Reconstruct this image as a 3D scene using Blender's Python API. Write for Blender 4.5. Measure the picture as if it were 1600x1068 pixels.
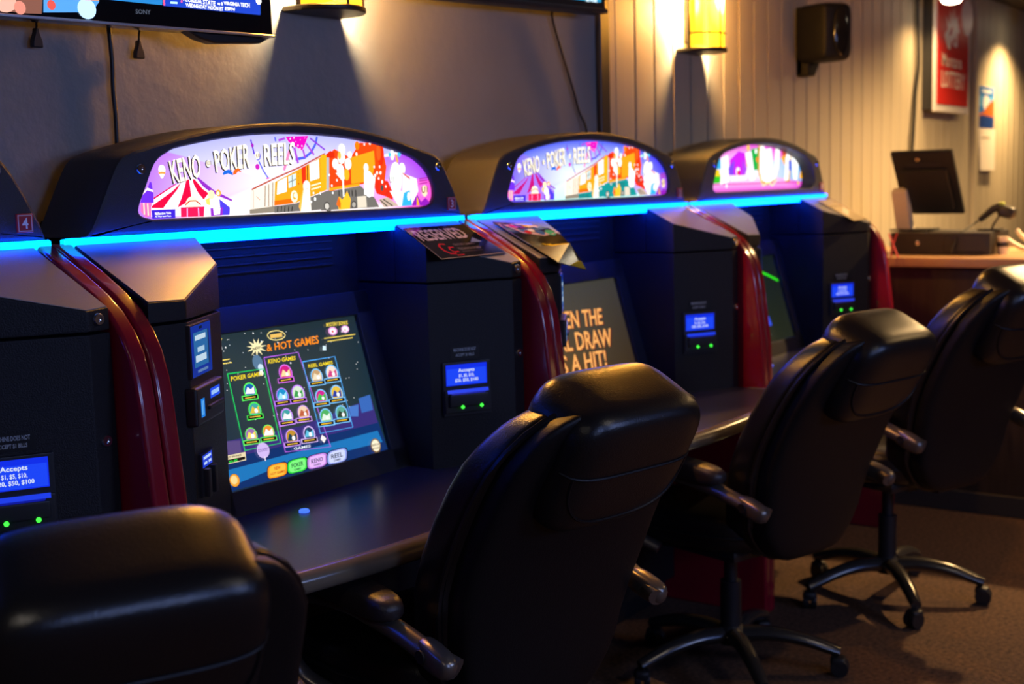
import bpy, bmesh, math, random
from mathutils import Vector, Matrix

for o in list(bpy.data.objects):
    bpy.data.objects.remove(o, do_unlink=True)
scene = bpy.context.scene
C = scene.collection
random.seed(7)

# ------------------------------------------------------------------ camera
yaw, pitch, roll = 0.62183, 0.12305, -0.02721
fw = Vector((math.cos(yaw) * math.cos(pitch), math.sin(yaw) * math.cos(pitch), -math.sin(pitch)))
rt = Vector((math.sin(yaw), -math.cos(yaw), 0))
up = rt.cross(fw)
r2 = rt * math.cos(roll) + up * math.sin(roll)
u2 = -rt * math.sin(roll) + up * math.cos(roll)
cd = bpy.data.cameras.new('camera')
cam = bpy.data.objects.new('camera', cd)
C.objects.link(cam)
M = Matrix.Identity(4)
for i in range(3):
    M[i][0], M[i][1], M[i][2] = r2[i], u2[i], -fw[i]
M.translation = (-1.404, -1.9864, 1.42)
cam.matrix_world = M
cd.sensor_width = 36
cd.lens = 45.0
cd.clip_start = 0.05
cd.dof.use_dof = True
cd.dof.focus_distance = 2.3
cd.dof.aperture_fstop = 4.0
scene.camera = cam

# ------------------------------------------------------------------ world, exposure
world = bpy.data.worlds.new('world')
scene.world = world
world.use_nodes = True
world.node_tree.nodes['Background'].inputs[0].default_value = (0.9, 0.75, 0.6, 1)
world.node_tree.nodes['Background'].inputs[1].default_value = 0.004
scene.view_settings.view_transform = 'Standard'
scene.view_settings.look = 'None'
scene.view_settings.gamma = 1
scene.view_settings.use_curve_mapping = False
scene.view_settings.exposure = 0.22

# strengths of the light-giving things of the room
LED_GLOW = 36.0
MARQUEE_GLOW = 1.25
SCREEN_GLOW = 0.95
TV_GLOW = 1.6
SCONCE_GLOW = 24.0
SCONCE_WATT = 100.0
SPOT_WATT = 330.0

# ------------------------------------------------------------------ materials
def hexlin(h):
    v = [int(h[i:i + 2], 16) / 255 for i in (0, 2, 4)]
    return tuple(x / 12.92 if x < .04045 else ((x + .055) / 1.055) ** 2.4 for x in v)

def mat(name, base, rough=.5, metal=0., bump=0., bscale=200., var=0., vscale=5., emit=None, es=0., coat=0., spec=.5, stretch=None):
    m = bpy.data.materials.new(name)
    m.use_nodes = True
    nt = m.node_tree
    b = nt.nodes['Principled BSDF']
    b.inputs['Base Color'].default_value = (*base, 1)
    b.inputs['Roughness'].default_value = rough
    b.inputs['Metallic'].default_value = metal
    b.inputs['Coat Weight'].default_value = coat
    b.inputs['Specular IOR Level'].default_value = spec
    tc = nt.nodes.new('ShaderNodeTexCoord')
    src = tc.outputs['Object']
    if stretch:
        mp = nt.nodes.new('ShaderNodeMapping')
        mp.inputs['Scale'].default_value = stretch
        nt.links.new(src, mp.inputs[0])
        src = mp.outputs[0]
    if var:
        n = nt.nodes.new('ShaderNodeTexNoise')
        n.inputs['Scale'].default_value = vscale
        n.inputs['Detail'].default_value = 4
        nt.links.new(src, n.inputs['Vector'])
        r = nt.nodes.new('ShaderNodeValToRGB')
        r.color_ramp.elements[0].color = (*[x * (1 - var) for x in base], 1)
        r.color_ramp.elements[1].color = (*[min(1, x * (1 + var)) for x in base], 1)
        r.color_ramp.elements[0].position = .3
        r.color_ramp.elements[1].position = .7
        nt.links.new(n.outputs['Fac'], r.inputs[0])
        nt.links.new(r.outputs[0], b.inputs['Base Color'])
    if bump:
        n2 = nt.nodes.new('ShaderNodeTexNoise')
        n2.inputs['Scale'].default_value = bscale
        n2.inputs['Detail'].default_value = 3
        nt.links.new(src, n2.inputs['Vector'])
        bp = nt.nodes.new('ShaderNodeBump')
        bp.inputs['Strength'].default_value = bump
        bp.inputs['Distance'].default_value = .004
        nt.links.new(n2.outputs['Fac'], bp.inputs['Height'])
        nt.links.new(bp.outputs[0], b.inputs['Normal'])
    if emit:
        b.inputs['Emission Color'].default_value = (*emit, 1)
        b.inputs['Emission Strength'].default_value = es
    return m

def printmat(name, es, rough=.25, lit=True):
    """colours come from the printed / displayed picture's own colour attribute"""
    m = bpy.data.materials.new(name)
    m.use_nodes = True
    nt = m.node_tree
    b = nt.nodes['Principled BSDF']
    a = nt.nodes.new('ShaderNodeVertexColor')
    a.layer_name = 'Col'
    b.inputs['Roughness'].default_value = rough
    if lit:
        b.inputs['Base Color'].default_value = (.01, .01, .01, 1)
        nt.links.new(a.outputs[0], b.inputs['Emission Color'])
        b.inputs['Emission Strength'].default_value = es
    else:
        nt.links.new(a.outputs[0], b.inputs['Base Color'])
    return m

MT = dict(
    cabinet=mat('cabinet_black_texture', (.011, .0105, .0125), .5, bump=.35, bscale=420, spec=.3),
    hood=mat('hood_grey_plastic', (.04, .038, .041), .5, bump=.4, bscale=520),
    captop=mat('pillar_cap_grey', (.24, .235, .245), .3, bump=.12, bscale=480, spec=.7),
    red=mat('red_gloss_laminate', (.28, .006, .022), .22, var=.15, vscale=3, coat=.5),
    counter=mat('counter_laminate', (.035, .033, .036), .3, var=.3, vscale=260),
    nose=mat('counter_nose', (.17, .14, .1), .22),  # pale gold tone paints in the warm reflection along the edge
    bezel=mat('bezel_plastic', (.022, .021, .025), .45, bump=.2, bscale=500),
    blackgloss=mat('black_gloss', (.01, .01, .011), .12),
    blackplastic=mat('black_plastic', (.014, .014, .016), .45),
    matteblack=mat('matte_black', (.006, .006, .007), .6, spec=.2),
    chrome=mat('chrome', (.75, .75, .78), .15, 1.),
    satin=mat('satin_silver', (.6, .6, .62), .38, .8),
    leather=mat('black_leather', (.008, .0075, .0085), .3, bump=.16, bscale=300, spec=.6),
    leather2=mat('black_leather_matte', (.007, .0065, .0075), .46, bump=.16, bscale=300, spec=.3),
    armmetal=mat('arm_pewter', (.23, .2, .17), .3, .75),
    armpad=mat('armpad_vinyl', (.03, .024, .024), .38, bump=.2, bscale=200),
    base=mat('chair_base', (.06, .055, .05), .22, .5),
    plaster=mat('plaster_grey', (.29, .285, .275), .85, bump=.5, bscale=26, var=.08, vscale=3),
    board=mat('panel_board', (.42, .37, .27), .6, bump=.12, bscale=60, var=.07, vscale=3, stretch=(6, 6, .5)),
    carpet=mat('carpet_brown', (.1, .05, .026), .95, bump=1.0, bscale=220, var=.6, vscale=70),
    ceiling=mat('ceiling_dark', (.06, .052, .045), .9, bump=.3, bscale=60),
    darkwall=mat('dark_wall', (.09, .08, .075), .85, bump=.3, bscale=30),
    trimdark=mat('trim_dark', (.03, .03, .032), .45),
    barwood=mat('bar_front_wood', (.028, .018, .013), .5, var=.35, vscale=8, stretch=(6, 6, .6)),
    bartop=mat('bar_top_wood', (.42, .24, .12), .35, var=.25, vscale=10, stretch=(1, .3, 1)),
    bronze=mat('bronze_metal', (.06, .045, .03), .45, .7),
    white=mat('white_enamel', (.75, .73, .7), .4),
    cream=mat('cream_plastic', (.7, .6, .45), .45),
    signred=mat('sign_red', (.62, .03, .025), .35),
    paper=mat('paper', (.78, .74, .66), .8),
    cable=mat('cable_black', (.012, .012, .013), .5),
    redcord=mat('red_ribbon', (.5, .02, .03), .6),
    core=mat('led_core', (.02, .02, .02), .3, emit=(.0, .4, 1.0), es=2.2),
    glow=mat('led_blue', (.02, .02, .02), .3, emit=(.0, .035, 1.0), es=LED_GLOW),
    bluebtn=mat('button_blue', (.02, .02, .1), .3, emit=(.05, .15, 1), es=1.3),
    green=mat('indicator_green', (.02, .05, .02), .3, emit=(.05, 1, .05), es=1.6),
    marquee=printmat('marquee_print', MARQUEE_GLOW, .15),
    screen=printmat('screen_picture', SCREEN_GLOW, .12),
    display=printmat('display_picture', .8, .2),
    tvpic=printmat('tv_picture', TV_GLOW, .2),
    tvfill=printmat('far_tv_fill', 16.0, .2),  # overbright screens of the added televisions, for bluish fill
    flatprint=printmat('flat_print', 0, .35, lit=False),
    glossprint=printmat('gloss_print', 0, .12, lit=False),
)

def sconce_material():
    m = mat('amber_glass', (.4, .28, .06), .35)
    nt = m.node_tree
    b = nt.nodes['Principled BSDF']
    tc = nt.nodes.new('ShaderNodeTexCoord')
    sp = nt.nodes.new('ShaderNodeVectorMath')
    sp.operation = 'MULTIPLY'
    sp.inputs[1].default_value = (1 / .075, 0, 1 / .15)
    nt.links.new(tc.outputs['Object'], sp.inputs[0])
    ln = nt.nodes.new('ShaderNodeVectorMath')
    ln.operation = 'LENGTH'
    nt.links.new(sp.outputs[0], ln.inputs[0])
    r = nt.nodes.new('ShaderNodeValToRGB')
    e = r.color_ramp.elements
    e[0].position = .25
    e[0].color = (1, .8, .42, 1)
    e[1].position = 1.
    e[1].color = (.12, .062, .002, 1)
    x = e.new(.6)
    x.color = (.4, .24, .02, 1)
    nt.links.new(ln.outputs['Value'], r.inputs[0])
    nt.links.new(r.outputs[0], b.inputs['Emission Color'])
    b.inputs['Emission Strength'].default_value = SCONCE_GLOW
    tr = nt.nodes.new('ShaderNodeBsdfTransparent')   # half-clear amber glass: the bulb shines through it
    tr.inputs[0].default_value = (1, .74, .34, 1)
    mx = nt.nodes.new('ShaderNodeMixShader')
    mx.inputs[0].default_value = .6
    out = nt.nodes['Material Output']
    nt.links.new(b.outputs[0], mx.inputs[1])
    nt.links.new(tr.outputs[0], mx.inputs[2])
    nt.links.new(mx.outputs[0], out.inputs['Surface'])
    return m
MT['amber'] = sconce_material()

# ------------------------------------------------------------------ mesh helpers
class MB:
    def __init__(s):
        s.bm = bmesh.new()

    def add(s, src, mtx=None):
        if mtx is not None:
            bmesh.ops.transform(src, matrix=mtx, verts=src.verts)
        me = bpy.data.meshes.new('tmp')
        src.to_mesh(me)
        src.free()
        s.bm.from_mesh(me)
        bpy.data.meshes.remove(me)
        return s

    def box(s, x0, x1, y0, y1, z0, z1, bev=0., seg=2, mtx=None):
        b = bmesh.new()
        bmesh.ops.create_cube(b, size=1)
        for v in b.verts:
            v.co = Vector((x0 + (v.co.x + .5) * (x1 - x0), y0 + (v.co.y + .5) * (y1 - y0), z0 + (v.co.z + .5) * (z1 - z0)))
        if bev:
            bmesh.ops.bevel(b, geom=b.edges[:], offset=bev, segments=seg, profile=.6, affect='EDGES')
        return s.add(b, mtx)

    def prism(s, pts, axis, a0, a1, bev=0., seg=2, mtx=None):
        """polygon pts (2D) extruded along axis 0/1/2"""
        b = bmesh.new()
        def mk(p, a):
            return {0: (a, p[0], p[1]), 1: (p[0], a, p[1]), 2: (p[0], p[1], a)}[axis]
        f0 = [b.verts.new(mk(p, a0)) for p in pts]
        f1 = [b.verts.new(mk(p, a1)) for p in pts]
        b.faces.new(f0)
        b.faces.new(f1[::-1])
        n = len(pts)
        for i in range(n):
            b.faces.new((f0[i], f1[i], f1[(i + 1) % n], f0[(i + 1) % n]))
        bmesh.ops.recalc_face_normals(b, faces=b.faces[:])
        if bev:
            ed = [e for e in b.edges if len(e.link_faces) == 2 and e.calc_face_angle(0) > .5]
            bmesh.ops.bevel(b, geom=ed, offset=bev, segments=seg, profile=.6, affect='EDGES')
        return s.add(b, mtx)

    def pillow(s, hx, hy, hz, n=10, p=4., mtx=None, fn=None):
        b = bmesh.new()
        bmesh.ops.create_cube(b, size=2)
        bmesh.ops.subdivide_edges(b, edges=b.edges[:], cuts=n, use_grid_fill=True)
        for v in b.verts:
            q = [math.sin(a * math.pi / 2 * .92) / math.sin(math.pi / 2 * .92) for a in v.co]
            L = sum(abs(a) ** p for a in q) ** (1 / p)
            v.co = Vector((q[0] / L * hx, q[1] / L * hy, q[2] / L * hz))
        if fn:
            for v in b.verts:
                v.co = Vector(fn(v.co))
        return s.add(b, mtx)

    def tube(s, path, r, n=8, closed=False, flat=1., mtx=None):
        """round (or flattened) tube along points; r may be a list"""
        b = bmesh.new()
        P = [Vector(p) for p in path]
        N = len(P)
        rings = []
        ref = None
        for i in range(N):
            t = (P[(i + 1) % N] - P[i - 1]) if closed else (P[min(i + 1, N - 1)] - P[max(i - 1, 0)])
            t.normalize()
            if ref is None:
                ref = Vector((0, 0, 1)) if abs(t.z) < .9 else Vector((1, 0, 0))
            a = t.cross(ref)
            if a.length < 1e-4:
                a = t.orthogonal()
            a.normalize()
            bb = a.cross(t).normalized()
            ref = bb
            rr = r[i] if isinstance(r, (list, tuple)) else r
            rings.append([b.verts.new(P[i] + a * math.cos(2 * math.pi * k / n) * rr * flat + bb * math.sin(2 * math.pi * k / n) * rr) for k in range(n)])
        for i in range(N if closed else N - 1):
            A, B = rings[i], rings[(i + 1) % N]
            for k in range(n):
                b.faces.new((A[k], A[(k + 1) % n], B[(k + 1) % n], B[k]))
        if not closed:
            b.faces.new(rings[0][::-1])
            b.faces.new(rings[-1])
        bmesh.ops.recalc_face_normals(b, faces=b.faces[:])
        return s.add(b, mtx)

    def cyl(s, p0, p1, r, n=20, r1=None):
        p0, p1 = Vector(p0), Vector(p1)
        return s.tube([p0, p1], [r, r if r1 is None else r1], n)

    def lathe(s, prof, n=24, mtx=None):
        b = bmesh.new()
        rings = []
        for (r, z) in prof:
            rings.append([b.verts.new((max(r, 1e-4) * math.cos(2 * math.pi * k / n), max(r, 1e-4) * math.sin(2 * math.pi * k / n), z)) for k in range(n)])
        for A, B in zip(rings, rings[1:]):
            for k in range(n):
                b.faces.new((A[k], A[(k + 1) % n], B[(k + 1) % n], B[k]))
        b.faces.new(rings[0][::-1])
        b.faces.new(rings[-1])
        bmesh.ops.recalc_face_normals(b, faces=b.faces[:])
        return s.add(b, mtx)

    def build(s, name, material, parent=None, angle=38, loc=None):
        me = bpy.data.meshes.new(name)
        s.bm.to_mesh(me)
        s.bm.free()
        for p in me.polygons:
            p.use_smooth = True
        me.set_sharp_from_angle(angle=math.radians(angle))
        me.materials.append(MT[material] if isinstance(material, str) else material)
        o = bpy.data.objects.new(name, me)
        C.objects.link(o)
        if angle <= 50:
            wn = o.modifiers.new('weighted_normal', 'WEIGHTED_NORMAL')
            wn.keep_sharp = True
        if parent:
            o.parent = parent
        if loc:
            o.location = loc
        return o

def tag(o, label=None, cat=None, group=None, kind=None):
    if label:
        o['label'] = label
    if cat:
        o['category'] = cat
    if group:
        o['group'] = group
    if kind:
        o['kind'] = kind
    return o

def thing(name, label, cat, loc=(0, 0, 0), rz=0, group=None, parent=None):
    o = bpy.data.objects.new(name, None)
    o.empty_display_size = .05
    C.objects.link(o)
    o.location = loc
    o.rotation_euler = (0, 0, rz)
    return tag(o, label, cat, group)

def copy_tree(o, parent=None):
    c = o.copy()
    C.objects.link(c)
    c.parent = parent
    for ch in list(o.children):
        copy_tree(ch, c)
    return c

def catmull(pts, m=6):
    P = [Vector(p) for p in pts]
    P = [P[0] * 2 - P[1]] + P + [P[-1] * 2 - P[-2]]
    out = []
    for i in range(1, len(P) - 2):
        for k in range(m):
            t = k / m
            a, b, c, d = P[i - 1], P[i], P[i + 1], P[i + 2]
            out.append(.5 * ((2 * b) + (c - a) * t + (2 * a - 5 * b + 4 * c - d) * t * t + (3 * b - a - 3 * c + d) * t ** 3))
    out.append(P[-2])
    return out

def inset(pts, d):
    """offset a counter-clockwise 2D polygon inwards by d"""
    n = len(pts)
    res = []
    for i in range(n):
        a, b, c = Vector(pts[i - 1]), Vector(pts[i]), Vector(pts[(i + 1) % n])
        e1, e2 = (b - a).normalized(), (c - b).normalized()
        n1, n2 = Vector((-e1.y, e1.x)), Vector((-e2.y, e2.x))
        k = n1 + n2
        k = k / max(k.dot(n1), .35) if k.length > 1e-6 else n1
        res.append(tuple(b + k * d))
    return res

# text outlines (flat print)
_tc = {}
def text_mesh(s):
    if s in _tc:
        return _tc[s]
    cu = bpy.data.curves.new('txt', 'FONT')
    cu.body = s
    cu.resolution_u = 2
    cu.offset = .018
    ob = bpy.data.objects.new('txt', cu)
    C.objects.link(ob)
    bpy.context.view_layer.update()
    me = bpy.data.meshes.new_from_object(ob.evaluated_get(bpy.context.evaluated_depsgraph_get()))
    V = [(v.co.x, v.co.y) for v in me.vertices]
    F = [tuple(p.vertices) for p in me.polygons]
    bpy.data.objects.remove(ob)
    bpy.data.curves.remove(cu)
    bpy.data.meshes.remove(me)
    x0, x1 = min(v[0] for v in V), max(v[0] for v in V)
    y0, y1 = min(v[1] for v in V), max(v[1] for v in V)
    _tc[s] = ([((a - x0) / (x1 - x0), (b - y0) / (y1 - y0)) for a, b in V], F)
    return _tc[s]

def art(name, items, mp, material, parent, swap=None, step=2e-5, unit=.001):
    """flat picture: layered printed shapes. mp(u, v, h) -> point h above the sheet"""
    V, F, K = [], [], []
    swap = swap or {}
    def poly(ps, colr, h, faces=None, cols=None):
        o = len(V)
        V.extend(mp(p[0], p[1], h) for p in ps)
        for f in (faces or [tuple(range(len(ps)))]):
            F.append(tuple(o + i for i in f))
            K.append([cols[i] for i in f] if cols else [colr] * len(f))
    for i, it in enumerate(items):
        h = (i + 1) * step
        k = swap.get(it[1], it[1])
        colr = hexlin(k) if isinstance(k, str) and k else k
        if it[0] == 'G':      # vertex-coloured fan background: centre colour, rim points with colours
            pts, rim = it[3], it[4]
            cx, cy = it[2]
            poly([(cx * unit, cy * unit)] + [(a * unit, b * unit) for a, b in pts], None, 0,
                 [(0, j + 1, (j + 1) % len(pts) + 1) for j in range(len(pts))], [colr] + [hexlin(r) for r in rim])
        elif it[0] == 'P':
            poly([(a * unit, b * unit) for a, b in it[2]], colr, h)
        elif it[0] == 'C':
            (a, b), r = it[2], it[3]
            n = 8 if r < 4 else 18
            poly([((a + r * it[4] * math.cos(2 * math.pi * j / n)) * unit, (b + r * math.sin(2 * math.pi * j / n)) * unit) for j in range(n)], colr, h)
        elif it[0] == 'L':
            w = it[2] / 2
            P = [Vector(p) for p in it[3]]
            L, R = [], []
            for j in range(len(P)):
                t = (P[min(j + 1, len(P) - 1)] - P[max(j - 1, 0)])
                t = t.normalized() if t.length > 0 else Vector((1, 0))
                nn = Vector((-t.y, t.x)) * w
                L.append(tuple((P[j] + nn) * unit))
                R.append(tuple((P[j] - nn) * unit))
            n = len(P)
            poly(L + R, colr, h, [(j, j + 1, n + j + 1, n + j) for j in range(n - 1)])
        elif it[0] == 'T':
            tv, tf = text_mesh(it[2])
            tl, tr, br, bl = [Vector(q) * unit for q in it[3]]
            poly([tuple((bl * (1 - a) + br * a) * (1 - b) + (tl * (1 - a) + tr * a) * b) for a, b in tv], colr, h, tf)
    me = bpy.data.meshes.new(name)
    me.from_pydata(V, [], F)
    ca = me.color_attributes.new('Col', 'FLOAT_COLOR', 'CORNER')
    flat = []
    for k in K:
        for c3 in k:
            flat += [*c3, 1.]
    ca.data.foreach_set('color', flat)
    me.materials.append(MT[material])
    o = bpy.data.objects.new(name, me)
    C.objects.link(o)
    o.parent = parent
    return o

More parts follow.
